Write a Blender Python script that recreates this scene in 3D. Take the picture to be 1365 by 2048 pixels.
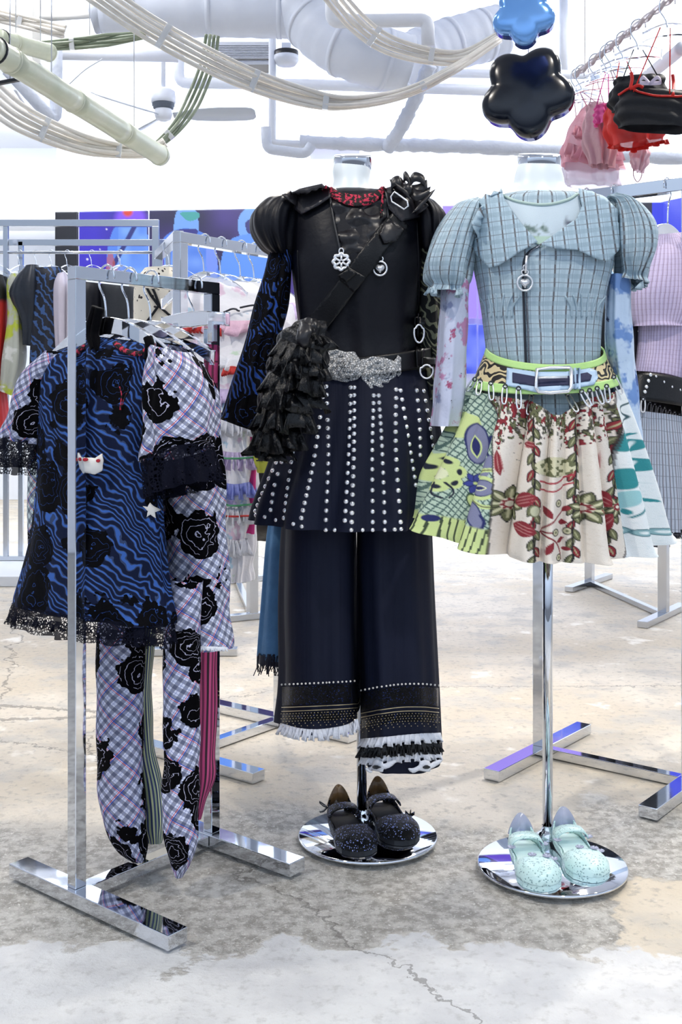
import bpy, bmesh, math, random
import numpy as np
from mathutils import Vector, Matrix, Quaternion
from mathutils.bvhtree import BVHTree
from mathutils.geometry import delaunay_2d_cdt
for o in list(bpy.data.objects): bpy.data.objects.remove(o, do_unlink=True)
scn = bpy.context.scene
COL = scn.collection
rnd = random.Random(7)
PI = math.pi
# ------------------------------------------------------------------ camera
F = 2200.0; CX = 682.5; HY = 810.0; CH = 1.05          # focal length / principal point in photo pixels, eye height
cam = bpy.data.cameras.new('camera'); camo = bpy.data.objects.new('camera', cam); COL.objects.link(camo)
cam.sensor_fit = 'AUTO'; cam.sensor_width = 36; cam.lens = 36*F/2048; cam.shift_y = -(1024-HY)/2048
camo.location = (0, 0, CH); camo.rotation_euler = (PI/2, 0, 0); cam.clip_end = 100
scn.camera = camo
# ------------------------------------------------------------------ world and lamps
wd = bpy.data.worlds.new('daylight'); scn.world = wd; wd.use_nodes = True
bg = wd.node_tree.nodes['Background']; bg.inputs[1].default_value = 1.0
_t = wd.node_tree; _c = _t.nodes.new('ShaderNodeTexCoord'); _s = _t.nodes.new('ShaderNodeSeparateXYZ'); _r = _t.nodes.new('ShaderNodeValToRGB')   # bright street sky over a darker street
_t.links.new(_c.outputs['Generated'], _s.inputs[0]); _t.links.new(_s.outputs[2], _r.inputs[0]); _t.links.new(_r.outputs[0], bg.inputs[0])
_e = _r.color_ramp.elements; _e[0].position = .0; _e[0].color = (.16, .18, .22, 1); _e[1].position = .35; _e[1].color = (.80, .96, 1.2, 1); _n = _e.new(.05); _n.color = (.34, .40, .50, 1)
scn.view_settings.view_transform = 'Standard'; scn.view_settings.look = 'None'
scn.view_settings.gamma = 1; scn.view_settings.use_curve_mapping = False; scn.view_settings.exposure = 0.22
def lamp(kind, name, loc, target, energy, color, **kw):
    l = bpy.data.lights.new(name, kind); l.energy = energy; l.color = color
    for k, v in kw.items(): setattr(l, k, v)
    o = bpy.data.objects.new(name, l); COL.objects.link(o); o.location = loc
    d = Vector(target)-Vector(loc); o.rotation_euler = d.to_track_quat('-Z', 'Y').to_euler()
    return o
WARM = (1.0, 0.93, 0.84); WHITE = (1, 0.98, 0.97); COOL = (.86, .93, 1)
lamp('AREA', 'recess_fill', (-4.2, 10.6, 3.7), (-4.2, 11.2, 0), 60, WHITE, shape='RECTANGLE', size=3, size_y=.3)  # added fill without a fixture, lifts the dull recess walls
lamp('AREA', 'back_wall_fill', (0, 7.6, 3.75), (0, 9.4, 2.6), 240, COOL, shape='RECTANGLE', size=7, size_y=.25)  # added unseen fill, burns the back wall out to white
lamp('AREA', 'linear_ceiling_lamp', (-1.6, 5.0, 3.8), (-1.6, 5.0, 0), 45, WHITE, shape='RECTANGLE', size=.3, size_y=4)
lamp('AREA', 'linear_ceiling_lamp', (1.9, 5.0, 3.8), (1.9, 5.0, 0), 45, WHITE, shape='RECTANGLE', size=.3, size_y=4)
for i, (lx, ly, tx, ty, e) in enumerate([(1.9, 4.3, .1, 2.9, 190), (-.4, 5.4, -.6, 3.2, 100), (2.6, 3.4, .9, 2.7, 120),
                                         (-1.9, 1.2, -.35, 3.1, 140), (.9, .9, .45, 2.6, 130)]):
    lamp('SPOT', 'track_spot', (lx, ly, 3.7), (tx, ty, .4), e, WARM, spot_size=1.0, spot_blend=.6, shadow_soft_size=.06)
# ------------------------------------------------------------------ mesh helpers
WO = {}                                                 # world position of every object's origin
def tag(o, label=None, cat=None, group=None, kind=None):
    if label: o['label'] = label
    if cat: o['category'] = cat
    if group: o['group'] = group
    if kind: o['kind'] = kind
    return o
def thing(name, loc, label, cat, group=None, kind=None):
    o = bpy.data.objects.new(name, None); COL.objects.link(o); o.location = loc; o.empty_display_size = .05
    WO[o] = Vector(loc); return tag(o, label, cat, group, kind)
def srgb(c):
    if isinstance(c, str):
        c = c.lstrip('#'); c = [int(c[i:i+2], 16)/255 for i in (0, 2, 4)]
    return tuple(x/12.92 if x <= .04045 else ((x+.055)/1.055)**2.4 for x in c)
def mesh_obj(name, V, Fc, mat, parent=None, uv=None, col=None, smooth=True, origin=None):
    V = np.asarray(V, float).reshape(-1, 3)
    o0 = Vector(origin) if origin is not None else Vector((V.min(0)+V.max(0))/2)
    me = bpy.data.meshes.new(name)
    me.from_pydata((V-np.array(o0)).tolist(), [], Fc if isinstance(Fc, list) else Fc.tolist())
    if smooth: me.polygons.foreach_set('use_smooth', [True]*len(me.polygons))
    if uv is not None:
        l = me.uv_layers.new(name='UVMap'); vi = np.zeros(len(me.loops), int); me.loops.foreach_get('vertex_index', vi)
        l.data.foreach_set('uv', np.asarray(uv, float)[vi].ravel())
    if col is not None:
        a = me.color_attributes.new('Col', 'FLOAT_COLOR', 'POINT')
        c = np.ones((len(V), 4)); c[:, :3] = col; a.data.foreach_set('color', c.ravel())
    o = bpy.data.objects.new(name, me); COL.objects.link(o)
    if mat: me.materials.append(mat)
    if parent: o.parent = parent; o.location = o0-WO[parent]
    else: o.location = o0
    WO[o] = o0.copy(); me.update(); return o
def inst(name, me, parent, loc, quat=None, scale=1):
    o = bpy.data.objects.new(name, me); COL.objects.link(o)
    o.location = Vector(loc)-(WO[parent] if parent else Vector()); o.parent = parent
    if quat is not None: o.rotation_mode = 'QUATERNION'; o.rotation_quaternion = quat
    o.scale = (scale,)*3 if not hasattr(scale, '__len__') else scale
    WO[o] = Vector(loc); return o
def solid(o, t, off=-1):
    m = o.modifiers.new('thickness', 'SOLIDIFY'); m.thickness = t; m.offset = off; return o
def bevel(o, w, n=2):
    m = o.modifiers.new('bevel', 'BEVEL'); m.width = w; m.segments = n; m.limit_method = 'ANGLE'; return o
def cat(P, n, closed=False):                            # Catmull-Rom resampling of a control polygon
    P = np.asarray(P, float); k = len(P)
    if k == 2: return P[0]+(P[1]-P[0])*np.linspace(0, 1, n)[:, None]
    Q = np.vstack([P[-1], P, P[0], P[1]]) if closed else np.vstack([2*P[0]-P[1], P, 2*P[-1]-P[-2]])
    m = k if closed else k-1
    t = np.linspace(0, m, n, endpoint=not closed); i = np.minimum(t.astype(int), m-1); f = (t-i)[:, None]
    a, b, c, d = Q[i], Q[i+1], Q[i+2], Q[i+3]
    return .5*(2*b+(c-a)*f+(2*a-5*b+4*c-d)*f**2+(3*b-a-3*c+d)*f**3)
def gridf(nv, nu, closed=True, off=0):
    i = np.arange(nv-1)[:, None]; m = nu if closed else nu-1; j = np.arange(m)[None, :]; j2 = (j+1) % nu
    return (np.stack([i*nu+j, i*nu+j2, (i+1)*nu+j2, (i+1)*nu+j], -1).reshape(-1, 4)+off)
def tube_vf(P, r, n=8, caps=True, closed=False, off=0):
    P = np.asarray(P, float); k = len(P); r = np.broadcast_to(np.asarray(r, float), (k,))
    T = (np.roll(P, -1, 0)-np.roll(P, 1, 0)) if closed else np.gradient(P, axis=0)
    T /= np.linalg.norm(T, axis=1)[:, None]+1e-12
    up = np.array([0, 0, 1.]) if abs(T[0, 2]) < .9 else np.array([1., 0, 0])
    N = np.zeros_like(P); N[0] = np.cross(T[0], up); N[0] /= np.linalg.norm(N[0])
    for i in range(1, k):
        v = N[i-1]-T[i]*np.dot(N[i-1], T[i]); N[i] = v/(np.linalg.norm(v)+1e-12)
    B = np.cross(T, N); a = np.arange(n)*2*PI/n
    V = (P[:, None]+r[:, None, None]*(np.cos(a)[None, :, None]*N[:, None]+np.sin(a)[None, :, None]*B[:, None])).reshape(-1, 3)
    f = gridf(k, n, True, off).tolist()
    if closed: f += [[off+(k-1)*n+j, off+(k-1)*n+(j+1) % n, off+(j+1) % n, off+j] for j in range(n)]
    elif caps: f += [[off+j for j in range(n)][::-1], [off+(k-1)*n+j for j in range(n)]]
    return V, f
def tube(name, P, r, mat, parent=None, n=8, sm=0, closed=False):
    if sm: P = cat(P, sm, closed)
    V, f = tube_vf(P, r, n, True, closed); return mesh_obj(name, V, f, mat, parent)
def tubes(name, paths, r, mat, parent=None, n=6, closed=False):
    VV, ff, k = [], [], 0
    for i, P in enumerate(paths):
        V, f = tube_vf(P, r[i] if hasattr(r, '__len__') else r, n, True, closed, k); VV.append(V); ff += f; k += len(V)
    return mesh_obj(name, np.vstack(VV), ff, mat, parent)
BF = [[0, 1, 3, 2], [4, 6, 7, 5], [0, 4, 5, 1], [2, 3, 7, 6], [0, 2, 6, 4], [1, 5, 7, 3]]
def boxv(c, ax, ay, az):
    c = np.asarray(c, float); ax, ay, az = map(lambda q: np.asarray(q, float), (ax, ay, az))
    return [c+i*ax+j*ay+k*az for i in (-1, 1) for j in (-1, 1) for k in (-1, 1)]
def box(name, c, size, mat, parent=None, u=(1, 0), bev=0.002):
    u = np.array([u[0], u[1], 0.])/math.hypot(*u); w = np.array([-u[1], u[0], 0.])
    o = mesh_obj(name, boxv(c, u*size[0]/2, w*size[1]/2, (0, 0, size[2]/2)), [list(f) for f in BF], mat, parent, smooth=False)
    if bev: bevel(o, bev)
    return o
def beam(name, a, b, w, h, mat, parent=None, bev=.0015, up=(0, 0, 1)):
    a = np.asarray(a, float); b = np.asarray(b, float); d = b-a; L = np.linalg.norm(d); d /= L
    s = np.cross(d, up); s /= np.linalg.norm(s); u = np.cross(s, d)
    o = mesh_obj(name, boxv((a+b)/2, d*L/2, s*w/2, u*h/2), [list(f) for f in BF], mat, parent, smooth=False)
    if bev: bevel(o, bev)
    return o
def boxes(name, L, mat, parent=None):
    V, f = [], []
    for b in L:
        k = len(V); V += boxv(*b); f += [[i+k for i in q] for q in BF]
    return mesh_obj(name, V, f, mat, parent, smooth=False)
def lathe_vf(prof, n=24, c=(0, 0, 0), off=0):
    a = np.arange(n)*2*PI/n; V = []
    for r, z in prof: V.append(np.stack([c[0]+r*np.cos(a), c[1]+r*np.sin(a), np.full(n, c[2]+z)], 1))
    return np.vstack(V), gridf(len(prof), n, True, off).tolist()
def lathe(name, prof, mat, parent=None, n=32, c=(0, 0, 0)):
    V, f = lathe_vf(prof, n, c); return mesh_obj(name, V, f, mat, parent)
# ------------------------------------------------------------------ pixels to places
def W(px, py, d): return np.array([(px-CX)*d/F, d, CH-(py-HY)*d/F])
def FL(px, py, z=0.): d = F*(CH-z)/(py-HY); return W(px, py, d)
class Plane:                                            # a vertical plane through p0 (x, y) along u
    def __init__(s, p0, u=(1, 0)):
        s.p = np.array(p0, float); u = np.array(u, float); s.u = u/np.hypot(*u); s.n = np.array([s.u[1], -s.u[0]])
        if s.n[1] > 0: s.n = -s.n
    def at(s, px, py):
        kx = (px-CX)/F; nx, ny = s.n
        d = (s.p@s.n)/(kx*nx+ny); return W(px, py, d)
def D(d): return Plane((0, d))
def ray(px, py): return Vector((0, 0, CH)), Vector(((px-CX)/F, 1, -(py-HY)/F)).normalized()
def loft(name, rows, pl, mat, parent=None, nu=96, nv=60, folds=(), wob=(), paint=None, square=2.0, arc=(0, 2*PI), thick=0, umax=None, drop=None, creases=()):
    """cloth tube: rows of (xl, yl, xr, yr, half depth) in photo pixels on plane pl, lofted into a closed 3-D garment"""
    C = cat(np.array(rows, float), nv); full = abs(arc[1]-arc[0]-2*PI) < 1e-6
    th = np.linspace(arc[0], arc[1], nu, endpoint=not full)
    Lp = np.array([pl.at(a, b) for a, b in C[:, :2]]); Rp = np.array([pl.at(a, b) for a, b in C[:, 2:4]])
    cen = (Lp+Rp)/2; A = (Rp-Lp)/2; ry = C[:, 4]; n3 = np.array([pl.n[0], pl.n[1], 0.])
    v = np.linspace(0, 1, nv)[:, None]; T = th[None, :]
    f = np.zeros((nv, nu))
    for k, a0, a1, ph, *sh in folds:
        irr = .45+.55*(.5+.5*np.sin(1.9*T*k/5+2.6*v+ph*2.1))*(.6+.8*np.abs(np.sin(.77*T*k/3+1.3*ph)))
        if sh: wv_ = np.tanh(sh[0]*np.cos(k*T+ph+.25*np.sin(2.3*v+ph)+.5*np.sin(3*T+ph)))/math.tanh(sh[0]); irr = .75+.25*irr
        else: wv_ = np.cos(k*T+ph+.6*np.sin(2.3*v+ph)+.9*np.sin(3*T+ph)+.5*np.sin(7*T+2*ph))
        f = f+(a0+(a1-a0)*v)*irr*wv_
    for T0, dp, w_ in creases: f = f-dp*np.exp(-((T-T0)/w_)**2)*np.clip(.35+v, 0, 1)
    for k, a, ph in wob: f = f+a*np.sin(k*v*2*PI+ph+1.7*np.sin(T*2+ph))
    c, s = np.cos(T), np.sin(T); e = 2/square
    cc = np.sign(c)*np.abs(c)**e; ss = np.sign(s)*np.abs(s)**e
    hw = np.linalg.norm(A, axis=1)[:, None]; nrm = f[..., None]
    P = cen[:, None]-cc[..., None]*A[:, None]*(1+nrm/np.maximum(hw, .02)[..., None])+ss[..., None]*n3*(ry[:, None]+f)[..., None]
    if drop is not None: P[..., 2] += drop(T, v)
    per = PI*(3*(hw.mean()+ry.mean())-math.sqrt((3*hw.mean()+ry.mean())*(hw.mean()+3*ry.mean())))
    ht = np.concatenate([[0], np.cumsum(np.linalg.norm(np.diff(cen, axis=0), axis=1))])
    U = np.broadcast_to(T/(2*PI)*per, (nv, nu)); Vv = np.broadcast_to(-ht[:, None], (nv, nu))
    col = None
    if paint is not None:
        Q = cen[:, None]-cc[..., None]*A[:, None]+np.abs(ss)[..., None]*n3*ry[:, None, None]     # the print follows the unfolded cloth
        if drop is not None: Q[..., 2] += drop(T, v)*np.sign(s)
        col = paint((CX+Q[..., 0]*F/Q[..., 1]).ravel(), (HY-(Q[..., 2]-CH)*F/Q[..., 1]).ravel())
    Vt = P.reshape(-1, 3); Fc = gridf(nv, nu, full)
    o = mesh_obj(name, Vt, Fc, mat, parent, uv=np.stack([U.ravel(), Vv.ravel()], 1), col=col)
    o0 = np.array(WO[o]); BV[o] = BVHTree.FromPolygons(Vt.tolist(), Fc.tolist())
    if thick: solid(o, thick)
    return o
BV = {}
def hit(px, py, objs, off=0., d=None):
    """where the sight line through a photo pixel meets a garment: (point pushed out by off, normal)"""
    o, r = ray(px, py); best = None
    for ob in (objs if isinstance(objs, (list, tuple)) else [objs]):
        h = BV[ob].ray_cast(o, r)
        if h[0] is not None and (best is None or h[3] < best[3]): best = h
    if best is None:
        for ob in (objs if isinstance(objs, (list, tuple)) else [objs]):
            g = Vector(W(px, py, (d or 2.5))); h = BV[ob].find_nearest(g)
            if best is None or h[3] < best[3]: best = h
        p = Vector(W(px, py, best[0].y)); n = Vector((0, -1, 0))
        return p+n*off, n
    n = best[1]
    if n.dot(r) > 0: n = -n
    return best[0]+n*off, n
def inpoly(pts, poly):
    x, y = pts[:, 0], pts[:, 1]; r = np.zeros(len(pts), bool); q = np.asarray(poly); j = len(q)-1
    for i in range(len(q)):
        a, b = q[i], q[j]
        m = ((a[1] > y) != (b[1] > y)) & (x < (b[0]-a[0])*(y-a[1])/((b[1]-a[1]) or 1e-9)+a[0]); r ^= m; j = i
    return r
def patch(name, poly, on, off, mat, parent, step=6, thick=.003, smooth_edge=0, puff=0, paint=None, bumpf=None, uvs=1.0, smoothn=True):
    """a piece of cloth, leather or metal lying on another garment, outlined in photo pixels"""
    poly = np.array(poly, float)
    if smooth_edge: poly = cat(poly, smooth_edge, True)
    B = []
    for i in range(len(poly)):
        a, b = poly[i], poly[(i+1) % len(poly)]; m = max(1, int(np.hypot(*(b-a))/step))
        B += [a+(b-a)*k/m for k in range(m)]
    B = np.array(B); lo, hi = B.min(0), B.max(0)
    gx, gy = np.meshgrid(np.arange(lo[0]+step/2, hi[0], step), np.arange(lo[1]+step/2, hi[1], step)); G = np.stack([gx.ravel(), gy.ravel()], 1)
    G = G[inpoly(G, B)]
    if len(G):
        dd = np.min(np.linalg.norm(G[:, None]-B[None], axis=2), axis=1); G = G[dd > step*.45]
    A = np.vstack([B, G]) if len(G) else B
    r = delaunay_2d_cdt([Vector(p) for p in A], [], [list(range(len(B)))], 1, 1e-4)
    V2 = np.array([list(p) for p in r[0]]); ed = np.min(np.linalg.norm(V2[:, None]-B[None], axis=2), axis=1)
    V, uv = [], []
    for p, e in zip(V2, ed):
        k = off+(puff*(1-math.exp(-e/(step*1.5))) if puff else 0)+(bumpf(p[0], p[1]) if bumpf else 0)
        h, n = hit(p[0], p[1], on); V.append(h+Vector((n.x*.5, n.y-.2, n.z*.5)).normalized()*k if smoothn else h+n*k); uv.append((p[0]*.00114*uvs, -p[1]*.00114*uvs))
    col = paint(V2[:, 0], V2[:, 1]) if paint is not None else None
    o = mesh_obj(name, [list(q) for q in V], [list(f)[::-1] for f in r[2]], mat, parent, uv=uv, col=col)
    BV[o] = BVHTree.FromPolygons([list(q) for q in V], [list(f) for f in r[2]])
    if thick: solid(o, thick, 0)
    return o
def ribbon(P, w):                                       # outline of a band of width w (px) along a pixel polyline
    P = np.array(P, float); T = np.gradient(P, axis=0); T /= np.linalg.norm(T, axis=1)[:, None]; N = np.stack([-T[:, 1], T[:, 0]], 1)
    w = np.broadcast_to(np.asarray(w, float), (len(P),))[:, None]
    return np.vstack([P+N*w/2, (P-N*w/2)[::-1]])
def surf_tube(name, pts, on, off, r, mat, parent, sm=40, n=6, closed=False):
    q = cat(pts, sm, closed); return tube(name, [list(hit(a, b, on, off)[0]) for a, b in q], r, mat, parent, n, closed=closed)
# ------------------------------------------------------------------ node expressions
class NT:
    def __init__(s, m): s.t = m.node_tree; s.n = s.t.nodes; s.l = s.t.links
    def new(s, typ, **kw):
        n = s.n.new(typ)
        for k, v in kw.items(): setattr(n, k, v)
        return n
    def put(s, sock, v):
        if isinstance(v, X): s.l.new(v.s, sock)
        elif v is not None:
            if sock.type == 'RGBA' and len(v) == 3: v = (*v, 1)
            sock.default_value = v
class X:
    def __init__(s, g, sock): s.g = g; s.s = sock
    def m(s, op, b=None, c=None):
        n = s.g.new('ShaderNodeMath', operation=op); s.g.put(n.inputs[0], s)
        if b is not None: s.g.put(n.inputs[1], b)
        if c is not None: s.g.put(n.inputs[2], c)
        return X(s.g, n.outputs[0])
    def __add__(s, b): return s.m('ADD', b)
    __radd__ = __add__
    def __sub__(s, b): return s.m('SUBTRACT', b)
    def __rsub__(s, b): return (s*-1.)+b
    def __mul__(s, b): return s.m('MULTIPLY', b)
    __rmul__ = __mul__
    def __truediv__(s, b): return s.m('DIVIDE', b)
    def __lt__(s, b): return s.m('LESS_THAN', b)
    def __gt__(s, b): return s.m('GREATER_THAN', b)
    def sin(s): return s.m('SINE')
    def abs(s): return s.m('ABSOLUTE')
    def fract(s): return s.m('FRACT')
    def mx(s, b): return s.m('MAXIMUM', b)
    def mn(s, b): return s.m('MINIMUM', b)
    def ss(s, a, b):                                    # smooth step a..b
        n = s.g.new('ShaderNodeMapRange', interpolation_type='SMOOTHSTEP'); s.g.put(n.inputs[0], s); n.inputs[1].default_value = a; n.inputs[2].default_value = b
        return X(s.g, n.outputs[0])
def vec(g, x, y, z=0.):
    n = g.new('ShaderNodeCombineXYZ')
    for i, q in enumerate((x, y, z)): g.put(n.inputs[i], q)
    return X(g, n.outputs[0])
def uvs(g):
    n = g.new('ShaderNodeUVMap'); n.uv_map = 'UVMap'; q = g.new('ShaderNodeSeparateXYZ'); g.l.new(n.outputs[0], q.inputs[0]); return X(g, q.outputs[0]), X(g, q.outputs[1])
def geo(g, world=True):
    if world: s = g.new('ShaderNodeNewGeometry').outputs['Position']
    else: s = g.new('ShaderNodeTexCoord').outputs['Object']
    q = g.new('ShaderNodeSeparateXYZ'); g.l.new(s, q.inputs[0]); return X(g, s), X(g, q.outputs[0]), X(g, q.outputs[1]), X(g, q.outputs[2])
def noise(g, v, scale, detail=3, rough=.55, dist=0):
    n = g.new('ShaderNodeTexNoise'); g.put(n.inputs['Vector'], v); n.inputs['Scale'].default_value = scale; n.inputs['Detail'].default_value = detail
    n.inputs['Roughness'].default_value = rough; n.inputs['Distortion'].default_value = dist; return X(g, n.outputs[0])
def voro(g, v, scale, feature='F1', out='Distance', rnd_=1):
    n = g.new('ShaderNodeTexVoronoi', feature=feature); g.put(n.inputs['Vector'], v); n.inputs['Scale'].default_value = scale; n.inputs['Randomness'].default_value = rnd_
    return X(g, n.outputs[out])
def mix(g, f, a, b):
    n = g.new('ShaderNodeMix', data_type='RGBA'); g.put(n.inputs[0], f)
    for i, c in ((6, a), (7, b)):
        g.put(n.inputs[i], c if isinstance(c, X) else (srgb(c) if isinstance(c, str) else c))
    return X(g, n.outputs[2])
MATS = {}
def mat(name, fn=None, color='#808080', rough=.6, metal=0., spec=.5, **kw):
    """fn(g) may return color, rough, bump (height, distance), alpha, emit"""
    if name in MATS: return MATS[name]
    m = bpy.data.materials.new(name); m.use_nodes = True; g = NT(m); b = g.n['Principled BSDF']; MATS[name] = m
    d = dict(color=srgb(color) if isinstance(color, str) else color, rough=rough, metal=metal, spec=spec); d.update(kw)
    if fn: d.update(fn(g))
    c = d['color']; g.put(b.inputs['Base Color'], srgb(c) if isinstance(c, str) else c)
    g.put(b.inputs['Roughness'], d['rough']); g.put(b.inputs['Metallic'], d['metal']); g.put(b.inputs['Specular IOR Level'], d['spec'])
    for k, s in (('trans', 'Transmission Weight'), ('ior', 'IOR'), ('alpha', 'Alpha'), ('sheen', 'Sheen Weight'), ('coat', 'Coat Weight'), ('sub', 'Subsurface Weight')):
        if k in d: g.put(b.inputs[s], d[k])
    if 'emit' in d: g.put(b.inputs['Emission Color'], d['emit']); b.inputs['Emission Strength'].default_value = d.get('estr', 1.)
    if 'bump' in d:
        n = g.new('ShaderNodeBump'); n.inputs['Strength'].default_value = d.get('bstr', .6); n.inputs['Distance'].default_value = d.get('bdist', .002)
        g.put(n.inputs['Height'], d['bump']); g.l.new(n.outputs[0], b.inputs['Normal'])
    return m
def line(c, per, off, w): return (((c-off)/per).fract()-.5).abs() < w/per/2
def rot(u, v, a): ca, sa = math.cos(a), math.sin(a); return u*ca-v*sa, u*sa+v*ca
def weave(g, u, v, s=1600.): return (u*s).sin()*(v*s).sin()
def f_plaid(base, lines, ang=0., soft=None, wsc=900., rough=.8, wr=True):
    def fn(g):
        u, v = uvs(g); n = noise(g, vec(g, u, v), 14, 2)
        if wr: u = u+(n-.5)*.006; v = v+(n-.5)*.006
        a, b = rot(u, v, ang) if ang else (u, v)
        c = srgb(base)
        for ax, per, off, w, colr, k in lines: c = mix(g, line(a if ax == 'u' else b, per, off, w)*k, c, colr)
        fib = noise(g, vec(g, a*600, b*600), 1., 1); c = mix(g, fib*.25, c, '#ffffff' if soft is None else soft)
        cr = noise(g, vec(g, u, v), 38, 3, .6)
        return dict(color=c, rough=rough, bump=cr, bdist=.004, bstr=.5)
    return fn
def roses(g, u, v, scale, seed, size=.40, ln=.16):
    p = vec(g, u, v, seed); n = noise(g, p, scale*1.9, 3, .6); n2 = noise(g, p, scale*5, 2)
    w = vec(g, u*scale+(n-.5)*.35, v*scale+(n2-.5)*.22, seed)
    d = voro(g, w, 1.); m = (d+(n2-.5)*.34) < size
    ar = ((d*30.+n*16.).sin().abs() < ln)*(d < size*.86); return m, ar*m
def f_rose_plaid(seed=0., ang=.6, base='#dfe2f2', size=.40, scale=9.):
    def fn(g):
        u, v = uvs(g); a, b = rot(u, v, ang); c = srgb(base)
        for ax, per, off, w, colr, k in (('u', .0185, 0, .0085, '#3a4060', .62), ('v', .0185, 0, .0085, '#3a4060', .62), ('u', .0185, .0085, .0016, '#8e98c4', .6), ('v', .0185, .0085, .0016, '#8e98c4', .6),
                                         ('u', .0555, .0120, .0014, '#d0304c', .9), ('v', .0555, .0120, .0014, '#d0304c', .9), ('u', .0555, .0155, .0014, '#2c48b8', .9), ('v', .0555, .0155, .0014, '#2c48b8', .9)):
            c = mix(g, line(a if ax == 'u' else b, per, off, w)*k, c, colr)
        m, ar = roses(g, u, v, scale, seed, size); c = mix(g, m, c, '#020204'); c = mix(g, ar, c, '#b4b2c8')
        return dict(color=c, rough=.85, spec=.08, bump=m+noise(g, vec(g, u, v), 30, 2)*1.5, bdist=.003)
    return fn
def zebra(g, u, v, fr=90., amp=.05, sc=9., thr=.1, seed=0., ang=.5):
    a, b = rot(u, v, ang); n = noise(g, vec(g, a, b, seed), sc, 2, .5); n2 = noise(g, vec(g, a, b, seed+3), sc*3, 2)
    return ((b*fr+(n-.5)*fr*amp*4+(n2-.5)*2.2).sin()+(n2-.5)*1.2) > thr
def f_zebra_rose(c0='#2f58a8', c1='#202c4c', seed=1., size=.37, scale=7., ang=.5, rs=1):
    def fn(g):
        u, v = uvs(g); z = zebra(g, u, v, 430., .024, 13., -.25, seed, ang); z2 = zebra(g, u, v, 430., .024, 13., -.75, seed, ang); c = mix(g, z2, c0, '#39486a'); c = mix(g, z, c, c1)
        if rs:
            m, ar = roses(g, u, v, scale, seed, size, .1); c = mix(g, m, c, '#020206'); c = mix(g, ar*.55, c, '#3b5da6')
        return dict(color=c, rough=.75, spec=.1, bump=noise(g, vec(g, u, v), 22, 3), bdist=.006)
    return fn
def f_zebra(c0, c1, fr=300., ang=.3, seed=2., thr=0.):
    def fn(g):
        u, v = uvs(g); z = zebra(g, u, v, fr, .03, 14., thr, seed, ang); return dict(color=mix(g, z, c0, c1), bump=noise(g, vec(g, u, v), 40, 2), bdist=.003)
    return fn
def f_cloth(c, c2=None, sc=60., bd=.003, k=.5):
    def fn(g):
        p, x, y, z = geo(g); n = noise(g, p, sc, 3); q = mix(g, n*k, c, c2) if c2 else srgb(c); return dict(color=q, bump=n, bdist=bd)
    return fn
def f_lace(c='#10131f', dens=.53, sc=150.):
    def fn(g):
        p, x, y, z = geo(g); d = voro(g, p, sc, 'DISTANCE_TO_EDGE'); n = noise(g, p, 26, 3); a = (d < .16).mx(n > dens); return dict(color=srgb(c), alpha=a*.93, spec=.08)
    return fn
def f_glitter(c, c2, sc=420.):
    def fn(g):
        p, x, y, z = geo(g); n = g.new('ShaderNodeTexVoronoi'); g.put(n.inputs['Vector'], p); n.inputs['Scale'].default_value = sc
        q = g.new('ShaderNodeSeparateColor'); g.l.new(n.outputs['Color'], q.inputs[0]); r = X(g, q.outputs[0])
        return dict(color=mix(g, r > .93, c, c2), rough=.35, spec=.2, bump=X(g, n.outputs['Distance'])*-1.+r*.6, bdist=.003, bstr=.8, metal=(r > .93)*.7)
    return fn
def f_stripe(cols, per):
    def fn(g):
        u, v = uvs(g); c = srgb(cols[0]); k = len(cols)
        for i, q in enumerate(cols[1:]): c = mix(g, line(u, per, per*(i+1)/k, per/k), c, q)
        return dict(color=c, bump=noise(g, vec(g, u*40, v*4), 3, 2), bdist=.003)
    return fn
def f_print(base, spots, sc=14.):                        # soft blotchy print
    def fn(g):
        u, v = uvs(g); c = srgb(base)
        for i, (q, t, s) in enumerate(spots):
            n = noise(g, vec(g, u, v, i*3.7+1), sc*s, 4, .6); c = mix(g, n.ss(t, t+.06), c, q)
        return dict(color=c, bump=noise(g, vec(g, u, v), 40, 3), bdist=.004)
    return fn
def f_attr(rough=.75, emit=0, bsc=900., bd=.0012):
    def fn(g):
        a = g.new('ShaderNodeAttribute'); a.attribute_name = 'Col'; c = X(g, a.outputs[0])
        if emit: return dict(color=(.01, .01, .012), emit=c, estr=emit, rough=.25)
        p, x, y, z = geo(g); return dict(color=c, rough=rough, bump=noise(g, p, bsc, 1), bdist=bd)
    return fn
# ---- shared materials
chrome = mat('polished_steel', lambda g: dict(rough=noise(g, geo(g)[0], 30, 2)*.05+.02), color='#dfe3ea', metal=1.)
steel = mat('brushed_steel', lambda g: dict(rough=noise(g, geo(g)[0], 200, 2)*.12+.12), color='#c9cdd4', metal=1.)
silver = mat('silver', lambda g: dict(bump=noise(g, geo(g)[0], 700, 2), bdist=.0006), color='#f6f7fa', metal=.75, rough=.22)
def f_filigree(g):
    p, x, y, z = geo(g); d = voro(g, p, 150., 'DISTANCE_TO_EDGE'); n = voro(g, p, 330.)
    return dict(color=mix(g, d.ss(.0, .06), '#8a909a', '#ffffff'), bump=d.ss(0, .2)+n*.5, bdist=.006, bstr=1., rough=.28)
filigree = mat('silver_filigree', f_filigree, metal=.1)
def f_acr(g): return dict(rough=noise(g, geo(g)[0], 20, 1)*.04+.02)
acrylic = mat('clear_acrylic', f_acr, color='#f4f8ff', trans=1., ior=1.38)
wmetal = mat('white_painted_metal', f_cloth('#e9edf5', '#d4dbe8', 18., .001, .6), rough=.45)
wduct = mat('white_painted_duct', f_cloth('#e6ecf8', '#c9d3e6', 6., .012, .6), rough=.5)
plaster = mat('white_plaster', f_cloth('#f1f4fa', '#e4e9f2', 3., .003, .5), rough=.8)
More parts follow.
